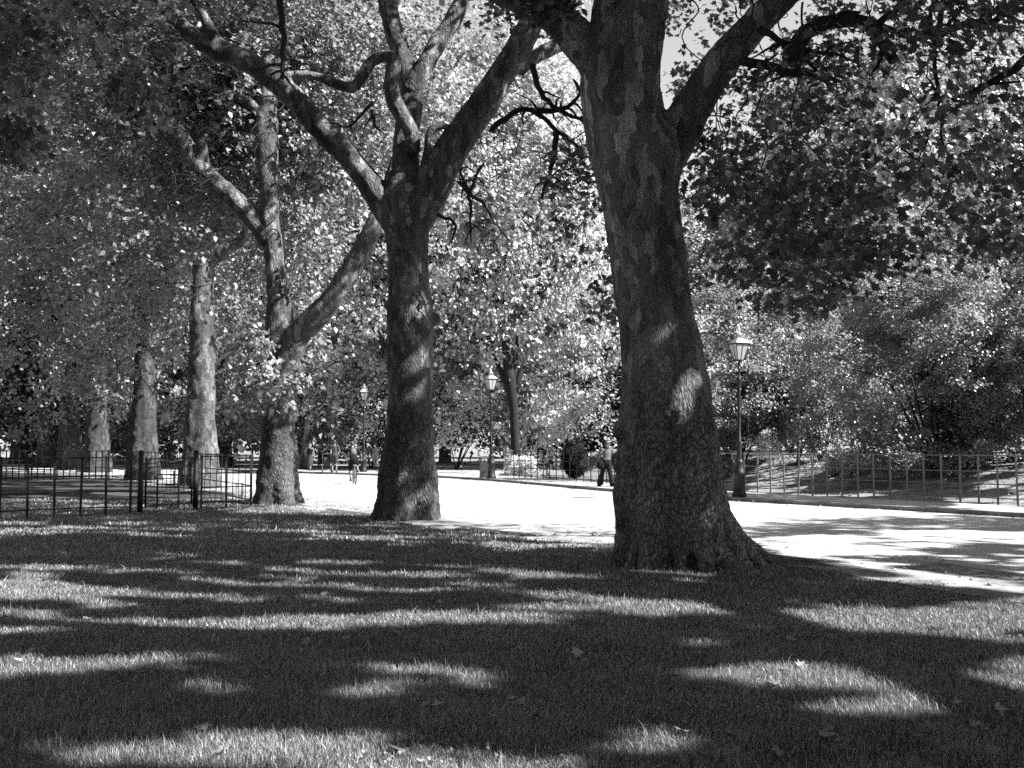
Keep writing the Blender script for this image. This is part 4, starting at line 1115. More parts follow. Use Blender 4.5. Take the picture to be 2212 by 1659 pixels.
for e in range(260): pp_.append(np.array((rng.normal() * .08, rng.normal() * .08, rng.uniform(.3, 1.5))))
mb.build('stem', M['iron_pale'], tw)
foliage('foliage', np.array(pp_) + np.array(ow), .075, M['leaf_bright'], rng, tw, ow)
sm = thing('flowering_plant', 'small leafy plant with pale leaves at the foot of the dark forked trunk', 'plant', (P(1125, 1020, 51.5).x, 51.5, 0))
rng = np.random.default_rng(79)
c = ellipsoid_clumps(60, (P(1125, 1020, 51.5).x, 51.5, .5), (.95, .6, .6), rng, .05, 5, .5, .1)
foliage('foliage', clump_points(c, 30, .25, rng), .09, M['leaf_bright'], rng, sm, (P(1125, 1020, 51.5).x, 51.5, 0))

# ================================================================== RAILINGS
def railing(name, label, pts, spacing, mat, H=1.33, skip_ends=False, group=None, pw=.054):
    """estate railings: flat posts, four rails; every post is a child of its own"""
    pl = [Vector((x, y, 0)) for x, y in pts]
    o = pl[0].copy(); o.z = float(hgt(o.x, o.y))
    t = thing(name, label, 'railings', o, 0, group)
    # one post mesh shared by all copies
    mb = MB()
    mb.box((0, 0, H / 2 - .15), (pw, .014, H + .3)); mb.ball((0, 0, H), (.026, .022, .026), 8, 6)
    pm = mb.mesh('post'); pm.materials.append(mat)
    total = 0; ends = []
    for i in range(len(pl) - 1):
        a, b = pl[i], pl[i + 1]; d = b - a; n = max(1, round(d.length / spacing)); an = math.atan2(d.y, d.x)
        for k in range(n + (1 if i == len(pl) - 2 else 0)):
            p = a + d * (k / n); p.z = float(hgt(p.x, p.y)) + random.uniform(-.008, .008)
            q = bpy.data.objects.new('post', pm); link(q); q.parent = t; q.location = p - o
            q.rotation_euler = (random.gauss(0, .012), random.gauss(0, .012), an)
    for z, r in ((H - .015, .016), (H * .67, .014), (H * .41, .014), (H * .14, .014)):
        mb = MB()
        for i in range(len(pl) - 1):
            a, b = pl[i], pl[i + 1]; n = max(2, int((b - a).length / 1.1))
            pts_ = []
            for k in range(n + 1):
                p = a.lerp(b, k / n); zz = float(hgt(p.x, p.y)) * (1.0 if z < 1 else 1.0)
                pts_.append(Vector((p.x, p.y, zz + z + (0 if k in (0, n) else random.gauss(0, .006)))) - o)
            mb.tube(pts_, r * 1.15, 6, (1, 1))
        mb.build('rail', mat, t)
    return t
def gx(u, Y): return P(u, 1000, Y).x
railing('railings', 'iron railings coloured as shaded, before the round conifer, between bin and great trunk', [(0.08, 47.6), (3.2, 41.7), (6.5, 36.15)], .54, M['iron_dark'])  # same fence as the next stretch, in black iron to stand for shade
railing('railings', 'iron railings coloured as sunlit, along the bank behind the right-hand lamp', [(6.8, 35.65), (11.0, 29.9), (14.6, 25.4), (17.5, 21.0)], .54, M['iron'])  # this stretch has a lighter iron so that it reads as sunlit
railing('railings', 'short return of railings at the corner beside the litter bin', [(-.02, 47.9), (-.4, 52.5)], .6, M['iron'])
NL = [(-14.5, 19.6), (-10.9, 21.9), (-8.75, 23.6)]
railing('railings', 'dark iron railings left of the gate, nearest the camera at the left edge', NL, .5, M['iron_dark'])
railing('railings', 'short dark railings between the gate and the dappled tree', [(-7.7, 25.5), (-6.66, 26.25)], .56, M['iron_dark'])
railing('railings', 'long railings running away from the corner beside the dappled tree, behind the gate', [(-6.7, 26.5), (-8.7, 30.2), (-12.2, 36.3), (-15.4, 41.8), (-18.6, 47.2)], .7, M['iron_dark'])
railing('railings', 'far railings crossing behind the dark and the slanting trunks at the left', [(-18.7, 47.6), (-21.5, 47.2), (-24.2, 46.8)], .28, M['iron_dark'])
railing('railings', 'pale far railings beyond the avenue behind the people and the cyclist', [(-24, 80), (-17.5, 79.4), (-12.4, 78.8), (-9.6, 78.0)], 1.4, M['iron_pale'])
# pole behind gate with its posts
gt = thing('metal_gate', 'dark iron field gate standing between two thick posts in the left railings', 'gate', (-8.6, 23.8, 0), math.atan2(25.42 - 23.8, -7.82 + 8.6))
GL = math.hypot(25.42 - 23.8, -7.82 + 8.6)
for x in (0, GL):
    mb = MB(); mb.tube([(x, 0, -.3), (x, 0, 1.42)], [.068, .062], 12); mb.ball((x, 0, 1.43), (.07, .07, .05), 12, 6); mb.build('gate_post', M['iron_dark'], gt)
mb = MB(); x0, x1 = .16, GL - .14
for z in (.18, .45, .80, 1.08, 1.27): mb.tube([(x0, 0, z), (x1, 0, z)], .014, 6)
for x in (x0, x1): mb.tube([(x, 0, .14), (x, 0, 1.30)], .022, 8)
mb.build('gate_leaf', M['iron_dark'], gt)
mb = MB(); mb.box((x1 + .05, 0, 1.0), (.12, .02, .05)); mb.build('latch', M['iron_dark'], gt)
mb = MB()
for x in (.05, .11):
    pass
for z in (.3, 1.15): mb.box((.09, 0, z), (.14, .03, .04))
mb.build('hinge', M['iron_dark'], gt)
ks = thing('kissing_gate_stand', 'small square iron stand of four thin posts beside the gate', 'gate', (-8.75, 25.35, 0), .3)
for x, y in ((0, 0), (.5, 0), (.5, .42), (0, .42)):
    MB().tube([(x, y, -.1), (x, y, 1.2)], .017, 8).build('post', M['iron_dark'], ks)
mb = MB()
for z in (.62, .86, 1.17):
    for a, b in (((0, 0), (.5, 0)), ((.5, 0), (.5, .42)), ((.5, .42), (0, .42)), ((0, .42), (0, 0))): mb.tube([(a[0], a[1], z), (b[0], b[1], z)], .012, 6)
mb.build('rail', M['iron_dark'], ks)
for u, v, Y, h_, lab in ((376, 1053, 38, .62, 'short pale stake in the grass just behind the left gate post'), (437, 1053, 39, .42, 'short pale stake before the foot of the pale sunlit trunk'), (511, 1082, 29.6, .5, 'pale stake left of the dappled tree, the left one of the pair'), (523, 1086, 29.2, .5, 'pale stake nearest the foot of the dappled tree')):
    c = G(u, v); s = MB(); s.box((0, 0, h_ / 2 - .05), (.07, .05, h_ + .1)); s.box((0, 0, h_ + .012), (.085, .065, .024))
    o = s.build('stake', M['wood'], None, smooth=False); o.location = (P(u, v, Y).x, Y, 0); tag(o, lab, 'stake', 'pale stakes behind the gate')

# ================================================================== LAMPS
def lamp(label, loc):
    t = thing('street_lamp', label, 'street lamp', loc, 0, 'park lamps along the pavement')
    MB().lathe([(.21, 0), (.21, .10), (.17, .16), (.165, .62), (.185, .66), (.185, .72), (.15, .78), (.12, .98), (.13, 1.02), (.085, 1.10)], seg=12).build('base', M['iron_dark'], t)
    o = MB().lathe([(.082, 1.09), (.068, 1.6), (.07, 1.63), (.052, 1.66), (.05, 2.4), (.066, 2.41), (.066, 2.46), (.048, 2.48), (.044, 3.35), (.07, 3.37), (.075, 3.43), (.045, 3.5), (.03, 3.56), (.034, 3.72), (.055, 3.75), (.028, 3.8), (.03, 3.96)], seg=14).build('column', M['iron_dark'], t)
    auto_smooth(o)
    mb = MB(); mb.tube([(-.28, 0, 3.39), (.28, 0, 3.39)], .014, 6)
    for s in (-1, 1): mb.ball((s * .29, 0, 3.39), .026, 8, 6)
    mb.build('ladder_bar', M['iron_dark'], t)
    la = MB()
    zb, zt, rb, rt_ = 4.0, 4.46, .155, .31
    la.lathe([(.05, zb - .05), (rb + .015, zb - .02), (rb + .015, zb + .005)], seg=4, rot=PI / 4)
    for k in range(4):
        a = PI / 4 + k * PI / 2
        la.tube([(rb * math.cos(a), rb * math.sin(a), zb), (rt_ * math.cos(a), rt_ * math.sin(a), zt)], .013, 5)
        a2 = k * PI / 2; c_ = math.cos(PI / 4)
        la.tube([(rb * c_ * math.cos(a2) * 1.01, rb * c_ * math.sin(a2) * 1.01, zb), (rt_ * c_ * math.cos(a2) * 1.01, rt_ * c_ * math.sin(a2) * 1.01, zt)], .006, 5)
    la.lathe([(rt_ + .012, zt - .012), (rt_ + .035, zt), (rt_ + .035, zt + .02), (rt_, zt + .024)], seg=4, rot=PI / 4)
    f = la.build('lantern', M['iron_dark'], t, smooth=False)
    MB().lathe([(rb - .008, zb + .006), (rt_ - .010, zt - .014)], seg=4, rot=PI / 4).build('glass', M['opal'], f, smooth=False)
    MB().lathe([(rt_ + .03, zt + .026), (.20, zt + .13), (.10, zt + .19)], seg=4, rot=PI / 4).build('roof', M['lamp_roof'], f, smooth=False)
    MB().lathe([(.095, zt + .19), (.095, zt + .26), (.115, zt + .27), (.06, zt + .33), (.025, zt + .36), (.045, zt + .40), (.02, zt + .44), (.006, zt + .52)], seg=12).build('finial', M['lamp_roof'], f)
    return t
l1 = lamp('old-fashioned park lamp with a bright lantern, right of the great trunk', (P(1597, 1078, 29.9).x, 29.9, .085))
l2 = copy_tree(l1); l2.location = (P(1061.5, 1037, 46).x, 46, .085); l2['label'] = 'park lamp in the centre standing beside the litter bin'
l3 = copy_tree(l1); l3.location = (P(785, 1022, 57.4).x, 57.4, .085); l3['label'] = 'park lamp half hidden by leaves, right of the cyclist'
l4 = copy_tree(l1); l4.location = (P(498, 1010, 76).x, 76, .02); l4['label'] = 'distant park lamp beside the person in white shorts'
for i, l in enumerate((l1, l2, l3, l4)): l.rotation_euler = (random.gauss(0, .004), .012 * (1, -.6, .2, 0)[i], (.35, .5, .2, 0)[i])

# ================================================================== BINS, PARASOLS
b1 = thing('litter_bin', 'dark square litter bin with an open slot, beside the centre lamp', 'bin', (P(1047, 1033, 47.2).x, 47.2, .088), .2)
mb = MB(); mb.box((0, 0, .36), (.40, .40, .72)); mb.box((0, 0, .03), (.44, .44, .06)); mb.build('body', M['bin'], b1, smooth=False)
mb = MB()
for x, y in ((-.18, -.18), (.18, -.18), (.18, .18), (-.18, .18)): mb.box((x, y, .80), (.045, .045, .16))
mb.build('corner_post', M['bin'], b1, smooth=False)
mb = MB(); mb.lathe([(.30, .882), (.305, .92), (.26, .97), (.12, .99)], seg=4, rot=PI / 4); mb.build('hood', M['bin'], b1, smooth=False)
b2 = thing('litter_bin', 'light-coloured round bin with raised hoops on the far pavement, behind the dappled tree', 'bin', (P(651, 1009, 73).x, 73, .02))
o = MB().lathe([(.25, 0), (.24, .05), (.26, .08), (.26, .28), (.275, .29), (.275, .33), (.26, .34), (.26, .60), (.275, .61), (.275, .65), (.26, .66), (.27, .86), (.29, .88), (.29, .91)], seg=18).build('body', M['bin_pale'], b2)
auto_smooth(o)
MB().lathe([(.28, .912), (.2, .97), (.06, .99)], seg=18).build('lid', M['bin_pale'], b2)
up = thing('parasol', 'open pale dome-shaped parasol seen between the trunks at the left', 'parasol', (gx(246, 88), 88, .02))
MB().lathe([(1.32, 2.05), (1.2, 2.25), (.9, 2.48), (.5, 2.62), (.05, 2.68)], seg=8).build('canopy', M['canvas'], up)
MB().tube([(0, 0, 0), (0, 0, 2.72)], .03, 8).build('pole', M['iron_pale'], up)
MB().lathe([(.3, 0), (.3, .06), (.06, .1)], seg=12).build('foot', M['iron_dark'], up)
cp = thing('parasol', 'closed white parasol folded into a tall point', 'parasol', (gx(261, 86), 86, .02))
MB().lathe([(.05, 1.5), (.17, 1.75), (.2, 2.1), (.13, 2.6), (.03, 3.1)], seg=8).build('canopy', M['canvas'], cp)
MB().tube([(0, 0, 0), (0, 0, 3.14)], .03, 8).build('pole', M['iron_pale'], cp)
MB().lathe([(.3, 0), (.3, .06), (.06, .1)], seg=12).build('foot', M['iron_dark'], cp)

# ================================================================== PEOPLE
def person_body(J, Rr, name='body'):
    """one continuous body: J joints -> points, Rr radii"""
    mb = MB(); v = lambda k: Vector(J[k])
    hips, chest, neck, head = v('hip'), v('chest'), v('neck'), v('head')
    right = (v('shR') - v('shL')).normalized()
    # torso as a flattened tube
    mb.tube([hips - Vector((0, 0, .07)), hips, hips.lerp(chest, .45), chest, chest.lerp(neck, .6), neck], [.12, .158, .128, .158, .13, .055], 16, (1, .68), ref=right)
    mb.tube([neck - Vector((0, 0, .05)), neck.lerp(head, .6)], [.058, .052], 12)
    f = Vector(J['face']).normalized()
    mb.ball(head, (.078, .088, .112), 16, 12)
    mb.ball(head + f * .03 - Vector((0, 0, .055)), (.055, .055, .06), 12, 8)
    mb.tube([head + f * .078 + Vector((0, 0, .01)), head + f * .105 - Vector((0, 0, .022)), head + f * .085 - Vector((0, 0, .035))], [.01, .016, .012], 8)   # nose
    for s in (-1, 1): mb.ball(head + right * .08 * s - Vector((0, 0, .005)), (.014, .022, .032), 8, 6)
    mb.ball(head + f * .088 - Vector((0, 0, .065)), (.026, .012, .012), 8, 6)
    for s in 'LR':
        sh, el, wr, hd = v('sh' + s), v('el' + s), v('wr' + s), v('hd' + s)
        mb.tube([chest.lerp(sh, .4), sh, sh.lerp(el, .35), el, el.lerp(wr, .3), wr], [.06, .058, .05, .038, .041, .026], 12)
        d = (hd - wr).normalized(); side = d.cross(Vector((0, 1, 0.01))).normalized(); nrm = d.cross(side).normalized()
        mb.tube([wr, wr + d * .04, wr + d * .09], [.027, .036, .034], 10, (1, .5), ref=side)
        for k, L in enumerate((.068, .078, .072, .055)):
            b = wr + d * .085 + side * (k - 1.5) * .019
            mb.tube([b, b + d * L * .55 + nrm * .012, b + d * L * .85 + nrm * .04], [.0105, .0095, .008], 7)
        b = wr + d * .03 + side * -.03
        mb.tube([b, b + d * .035 - side * .028, b + d * .07 - side * .03 + nrm * .015], [.013, .011, .009], 7)
        hp, kn, an, to = v('hp' + s), v('kn' + s), v('an' + s), v('to' + s)
        mb.tube([hips.lerp(hp, .7), hp, hp.lerp(kn, .4), kn, kn.lerp(an, .3), an], [.10, .095, .082, .055, .057, .036], 14)
        mb.tube([an, an.lerp(to, .3) - Vector((0, 0, .03)), to], [.04, .042, .03], 10)
    return mb
def std_joints(h=1.7, **kw):
    s = h / 1.75
    J = dict(hip=(0, 0, .95), chest=(0, 0, 1.30), neck=(0, 0, 1.48), head=(0, .01, 1.63), face=(0, 1, 0),
             shL=(-.18, 0, 1.42), shR=(.18, 0, 1.42), elL=(-.24, 0, 1.14), elR=(.24, 0, 1.14), wrL=(-.26, .06, .90), wrR=(.26, .06, .90), hdL=(-.26, .09, .80), hdR=(.26, .09, .80),
             hpL=(-.09, 0, .90), hpR=(.09, 0, .90), knL=(-.10, .02, .50), knR=(.10, .02, .50), anL=(-.10, 0, .09), anR=(.10, 0, .09), toL=(-.11, .17, .035), toR=(.11, .17, .035))
    J.update(kw)
    return {k: (tuple(c * s for c in p) if k != 'face' else p) for k, p in J.items()}
def cloth(t, name, mat, tubes, voxel=.014):
    mb = MB()
    for a in tubes: mb.tube(*a[:2], a[2] if len(a) > 2 else 14, a[3] if len(a) > 3 else (1, 1), ref=a[4] if len(a) > 4 else None)
    o = fused(name, mb, voxel, mat, t, (0, 0, 0), 0.004, 3)
    return o
def make_person(label, loc, rz, J, top=None, sleeve='short', bottom='trousers', topm='grey', botm='dark', hair='hair', shoes='black', long_hair=False, bare_back=False, group=None):
    t = thing('person', label, 'person', loc, rz, group)
    fused('body', person_body(J, None), .0115, M['skin'], t, (0, 0, 0), 0.0, 3)
    v = lambda k: Vector(J[k]); right = (v('shR') - v('shL')).normalized()
    hip, chest, neck, head = v('hip'), v('chest'), v('neck'), v('head')
    if topm:
        tb = [([hip + Vector((0, 0, .0 if not bare_back else .08)), hip.lerp(chest, .45), chest, chest.lerp(neck, .55), chest.lerp(neck, .82 if not bare_back else .45)], [.17, .148, .176, .15, .10], 18, (1, .72), right)]
        if not bare_back:
            for s in 'LR':
                sh, el, wr = v('sh' + s), v('el' + s), v('wr' + s)
                if sleeve == 'long': tb.append(([chest.lerp(sh, .5), sh, sh.lerp(el, .5), el, el.lerp(wr, .92)], [.075, .074, .066, .055, .042]))
                else: tb.append(([chest.lerp(sh, .5), sh, sh.lerp(el, .72)], [.075, .076, .072]))
        cloth(t, 'shirt', M[topm], tb)
    if bottom in ('trousers', 'flares', 'shorts'):
        tb = [([hip - Vector((0, 0, .1)), hip, hip + Vector((0, 0, .09))], [.165, .178, .158], 18, (1, .72), right)]
        for s in 'LR':
            hp, kn, an = v('hp' + s), v('kn' + s), v('an' + s)
            if bottom == 'shorts': tb.append(([hip.lerp(hp, .7), hp, hp.lerp(kn, .5), hp.lerp(kn, .92)], [.11, .112, .105, .098]))
            elif bottom == 'flares': tb.append(([hip.lerp(hp, .7), hp, hp.lerp(kn, .5), kn, kn.lerp(an, .5), an - Vector((0, 0, .03))], [.11, .112, .10, .088, .10, .125]))
            else: tb.append(([hip.lerp(hp, .7), hp, hp.lerp(kn, .5), kn, an], [.11, .11, .095, .072, .062]))
        cloth(t, 'trousers' if bottom != 'shorts' else 'shorts', M[botm], tb)
    elif bottom == 'skirt':
        kn = (v('knL') + v('knR')) / 2
        cloth(t, 'skirt', M[botm], [([hip + Vector((0, 0, .1)), hip, hip.lerp(kn, .5), kn - Vector((0, 0, .14))], [.15, .18, .19, .2], 18, (1, .8), right)])
    f = Vector(J['face']).normalized()
    mb = MB(); mb.ball(head - f * .018 + Vector((0, 0, .022)), (.088, .096, .108), 16, 12)
    if long_hair: mb.tube([head - f * .05, head - f * .07 - Vector((0, 0, .12)), head - f * .06 - Vector((0, 0, .26))], [.08, .085, .05], 12, (1, .6), ref=right)
    hr = fused('hair', mb, .012, M[hair], t, (0, 0, 0), .004, 2)
    # cut the face free
    me = hr.data; import bmesh
    bm = bmesh.new(); bm.from_mesh(me)
    kill = [w for w in bm.verts if (w.co - head).dot(f) > .035 and w.co.z < head.z + .075]
    bmesh.ops.delete(bm, geom=kill, context='VERTS'); bm.to_mesh(me); bm.free()
    for s in 'LR':
        an, to = v('an' + s), v('to' + s); d = (to - an); d.z = 0
        if d.length < .01: d = Vector((0, .1, 0))
        d.normalize()
        sh = MB(); sh.tube([an - d * .05 + Vector((0, 0, -.045)), an + d * .02 + Vector((0, 0, -.045)), Vector((to.x, to.y, min(to.z, an.z - .045))) - d * .02, Vector((to.x, to.y, min(to.z, an.z - .05))) + d * .05], [.045, .05, .047, .03], 10, (1, .8)); sh.build('shoe', M[shoes], t)
    e = MB()
    for s in (-1, 1): e.ball(head + f * .078 + right * .03 * s + Vector((0, 0, .012)), .011, 8, 6)
    e.build('eye', M['black'], t)
    return t

PZ = .09
# woman in flared trousers, walking to the left with a shoulder bag
J = std_joints(1.66, hpL=(-.08, 0, .90), hpR=(.08, 0, .90), knL=(-.14, .16, .50), knR=(.12, -.04, .50), anL=(-.22, .20, .10), anR=(.17, -.22, .12), toL=(-.24, .36, .04), toR=(.18, -.06, .04),
               elL=(-.27, .02, 1.16), wrL=(-.34, .10, .93), hdL=(-.38, .14, .84), elR=(.30, .06, 1.22), wrR=(.16, .22, 1.34), hdR=(.10, .25, 1.42))
w = make_person('woman on the far pavement in light top and dark flared trousers with a shoulder bag', (P(1311, 1050, 37.2).x, 37.2, PZ), R(12), J, topm='pale', bottom='flares', botm='dark', hair='hair', long_hair=True)
bag = thing('shoulder_bag', 'dark slouchy bag hanging at the hip of the woman in flared trousers', 'bag', (w.location.x - .22, 37.15, PZ + .62), .2)
MB().ball((0, 0, .16), (.16, .10, .17), 14, 10).build('pouch', M['black'], bag)
MB().tube([(-.10, 0, .28), (.0, -.10, .52), (.20, -.13, .74), (.30, -.04, .78), (.32, .08, .70), (.12, .12, .4), (-.02, .04, .26)], .012, 6).build('strap', M['black'], bag)
# person mostly behind the great trunk
J = std_joints(1.7, knL=(-.12, .14, .50), anL=(-.14, .26, .1), toL=(-.14, .42, .04), knR=(.1, -.05, .5), anR=(.1, -.25, .12), toR=(.1, -.1, .04))
make_person('person in dark trousers almost hidden behind the left edge of the great trunk', (P(1345, 1050, 37.4).x, 37.4, PZ), R(80), J, topm='dark', bottom='trousers', botm='black')
# man with pushchair
J = std_joints(1.78, hpL=(-.09, 0, .92), elL=(-.42, .10, 1.33), wrL=(-.62, .25, 1.16), hdL=(-.70, .30, 1.12), elR=(.27, .02, 1.15), wrR=(.24, .16, .96), hdR=(.22, .22, .90), knL=(-.10, .10, .50), anL=(-.10, -.02, .09), knR=(.10, .04, .5), anR=(.11, .02, .09))
make_person('man seen from behind in grey T-shirt and shorts, one hand on a pushchair', (P(816 * .8848, 1020, 56.2).x, 56.2, .088), R(0), J, topm='grey', bottom='shorts', botm='grey', shoes='dark')
pc = thing('pushchair', 'small folding pushchair with checked seat, beside the man in grey', 'pushchair', (P(803 * .8848, 1020, 56.3).x - .15, 56.45, .088), R(8))
fr = MB()
for s in (-.22, .22):
    fr.tube([(s, -.28, 1.02), (s, -.22, .96), (s, .02, .5), (s, .34, .12)], .013, 6); fr.tube([(s, -.26, .12), (s, .02, .5), (s, .12, .72)], .012, 6)
fr.tube([(-.22, -.28, 1.02), (.22, -.28, 1.02)], .016, 6); fr.tube([(-.22, -.26, .13), (.22, -.26, .13)], .011, 6); fr.tube([(-.22, .30, .16), (.22, .30, .16)], .011, 6)
fr.build('frame', M['iron'], pc)
mb = MB(); mb.tube([(0, .22, .42), (0, -.02, .40), (0, -.14, .46), (0, -.20, .84)], [.17, .19, .19, .16], 12, (1, .28), ref=(1, 0, 0)); mb.build('seat', M['grey'], pc)
for x in (-.24, .24):
    for y in (-.26, .34):
        w_ = MB(); w_.torus((x, y, .085), .07, .016, 'x'); w_.tube([(x - .012, y, .085), (x + .012, y, .085)], .03, 8); w_.build('wheel', M['rubber'], pc)
# woman with skirt
J = std_joints(1.68, elL=(-.25, .02, 1.15), wrL=(-.24, .1, .94), hdL=(-.20, .14, .88), knL=(-.05, .04, .5), anL=(-.03, .10, .09), toL=(-.03, .26, .04), knR=(.06, -.02, .5), anR=(.04, -.14, .16), toR=(.04, -.02, .05))
make_person('fair-haired woman in black low-backed top and grey skirt walking beside the light-coloured bin', (P(756 * .8848, 1018, 60.5).x, 60.5, .03), R(10), J, topm='black', bottom='skirt', botm='grey', hair='hair_fair', bare_back=True, long_hair=True)
# person in white shorts, running
J = std_joints(1.8, hip=(0, 0, .95), chest=(-.03, .05, 1.3), neck=(-.04, .08, 1.47), head=(-.04, .12, 1.62), knL=(-.12, .14, .52), anL=(-.14, .02, .14), toL=(-.14, .16, .05), knR=(.14, -.02, .5), anR=(.2, -.1, .1), toR=(.26, .05, .04),
               elL=(-.32, .08, 1.22), wrL=(-.34, .18, 1.0), hdL=(-.34, .22, .92), elR=(.42, .02, 1.28), wrR=(.34, .14, 1.02), hdR=(.28, .2, .98))
pr = make_person('distant person in dark vest and baggy white shorts with a white bundle over the shoulder', (P(575 * .8848, 1010, 70).x, 70, .02), R(150), J, topm='grey', bottom='shorts', botm='white', hair='hair_fair', bare_back=True)
bd = thing('white_bundle', 'round white bundle slung over the shoulder of the person in white shorts', 'bundle', (pr.location.x + .32, 69.85, 1.02))
MB().tube([(-.2, 0, .48), (0, 0, .44), (.14, 0, .26), (.12, 0, .05)], [.10, .20, .22, .12], 14).build('cloth', M['white'], bd)
# crouching person far left
J = std_joints(1.7, hip=(0, 0, .30), chest=(0, .14, .62), neck=(0, .20, .80), head=(0, .26, .95), shL=(-.18, .16, .74), shR=(.18, .16, .74), elL=(-.26, .34, .52), elR=(.26, .34, .52), wrL=(-.12, .50, .42), wrR=(.12, .50, .42), hdL=(-.06, .56, .40), hdR=(.06, .56, .40),
               hpL=(-.10, 0, .28), hpR=(.10, 0, .28), knL=(-.17, .40, .46), knR=(.17, .40, .46), anL=(-.15, .30, .08), anR=(.15, .30, .08), toL=(-.16, .46, .035), toR=(.16, .46, .035))
make_person('fair-haired person in dark clothes crouching in the shade at the far left', (P(64, 1012, 62).x, 62, .02), R(200), J, topm='black', sleeve='long', bottom='trousers', botm='black', hair='hair_fair', shoes='white')
# two distant pale figures
J = std_joints(1.7, knL=(-.12, .12, .5), anL=(-.12, .2, .1), toL=(-.12, .36, .04))
make_person('distant person in white beyond the park lamp, near the left edge of the second tree', (P(918 * .8848, 1010, 68).x, 68, .03), R(170), J, topm='white', bottom='trousers', botm='white', hair='hair_fair')

# ================================================================== BICYCLE AND RIDER (heading away, a little to the left)
bl = (P(862 * .8848, 1045, 41.8).x, 42.0, 0.0); brz = R(14)
bk = thing('bicycle', 'bicycle ridden away from the camera along the sunny road', 'bicycle', bl, brz)
lean = Matrix.Rotation(R(4), 3, 'Y')
def BP(x, y, z): return lean @ Vector((x, y, z))
for y in (-.52, .52):
    tyre = MB(); tyre.torus(BP(0, y, .34), .325, .020, 'x', 32, 8, None)
    ty = tyre.build('wheel', M['rubber'], bk)
    rim = MB(); rim.torus(BP(0, y, .34), .300, .010, 'x', 32, 6)
    for k in range(18):
        a = 2 * PI * k / 18; c = BP(0, y, .34); rim.tube([c, c + Vector((0, math.cos(a) * .30, math.sin(a) * .30))], .0018, 4)
    rim.tube([BP(-.04, y, .34), BP(.04, y, .34)], .02, 8); rim.build('rim', M['chrome'], ty)
fr = MB(); bb = BP(0, -.08, .30); st = BP(0, -.22, .80); hdt = BP(0, .34, .82); hb = BP(0, .38, .62); ra = BP(0, -.52, .34); fa = BP(0, .52, .34)
fr.tube([bb, st], .016, 8); fr.tube([st.lerp(bb, .12), hdt], .015, 8); fr.tube([bb, hb], .018, 8); fr.tube([hdt + Vector((0, -.02, .06)), hb], .018, 8)
for s in (-.055, .055):
    fr.tube([bb + Vector((s * .5, 0, 0)), ra + Vector((s, 0, 0))], .009, 6); fr.tube([st.lerp(bb, .1), ra + Vector((s, 0, 0))], .008, 6)
    fr.tube([hb + Vector((s * .7, 0, 0)), fa + Vector((s, 0, 0))], .011, 6)
fr.build('frame', M['iron'], bk)
MB().tube([BP(-.28, .30, 1.0), BP(-.14, .38, .98), BP(0, .36, .94), BP(.14, .38, .98), BP(.28, .30, 1.0)], .013, 8).build('handlebar', M['chrome'], bk)
MB().tube([hdt, BP(0, .36, .94)], .014, 8).build('stem', M['chrome'], bk)
MB().tube([BP(0, -.34, .90), BP(0, -.24, .90), BP(0, -.08, .89)], [.06, .07, .02], 10, (1, .4), ref=(1, 0, 0)).build('saddle', M['black'], bk)
MB().tube([st, BP(0, -.22, .88)], .013, 8).build('seat_post', M['chrome'], bk)
mg = MB(); mg.tube([BP(-.02, -.40, .70), BP(0, -.60, .70), BP(.0, -.72, .69)], [.05, .06, .05], 8, (1, .2), ref=(1, 0, 0)); mg.build('rear_rack', M['iron_dark'], bk)
cr = MB(); cr.torus(bb + Vector((.05, 0, 0)), .085, .006, 'x', 20, 5); cr.tube([bb + Vector((-.06, 0, 0)), bb + Vector((-.09, -.02, -.165)), bb + Vector((-.18, -.02, -.165))], .011, 6); cr.tube([bb + Vector((.06, 0, 0)), bb + Vector((.09, .02, .165)), bb + Vector((.18, .02, .165))], .011, 6)
cr.build('crankset', M['iron_dark'], bk)
J = std_joints(1.0 * 1.75, hip=(-.03, -.24, .99), chest=(-.05, -.10, 1.32), neck=(-.07, -.02, 1.48), head=(-.08, .04, 1.63), shL=(-.24, -.04, 1.42), shR=(.13, -.04, 1.42), elL=(-.38, .08, 1.20), elR=(.30, .08, 1.18), wrL=(-.31, .26, 1.06), wrR=(.33, .26, 1.04), hdL=(-.30, .34, 1.02), hdR=(.34, .34, 1.0),
               hpL=(-.12, -.22, .95), hpR=(.06, -.22, .95), knL=(-.16, .06, .58), knR=(.14, .18, .80), anL=(-.14, -.10, .21), anR=(.15, .0, .56), toL=(-.14, .06, .15), toR=(.15, .14, .52))
make_person('cyclist seen from behind in dark T-shirt and knee-length shorts with a small pale rucksack', bl, brz, J, topm='dark', bottom='shorts', botm='black', shoes='dark')
rk = thing('rucksack', 'small pale rucksack on the back of the cyclist', 'rucksack', (bl[0] + .0, bl[1], 0), brz)
mb = MB(); mb.tube([(-.05, -.26, 1.18), (-.05, -.28, 1.3), (-.055, -.22, 1.44)], [.10, .12, .09], 12, (1, .5), ref=(1, 0, 0)); mb.build('pack', M['pale'], rk)
mb = MB()
for s in (-.11, .09): mb.tube([(s * .8 - .05, -.17, 1.42), (s - .05, -.02, 1.50), (s - .05, .06, 1.38), (s - .05, .02, 1.2), (s * .9 - .05, -.18, 1.16)], .014, 6)
mb.build('strap', M['dark'], rk)

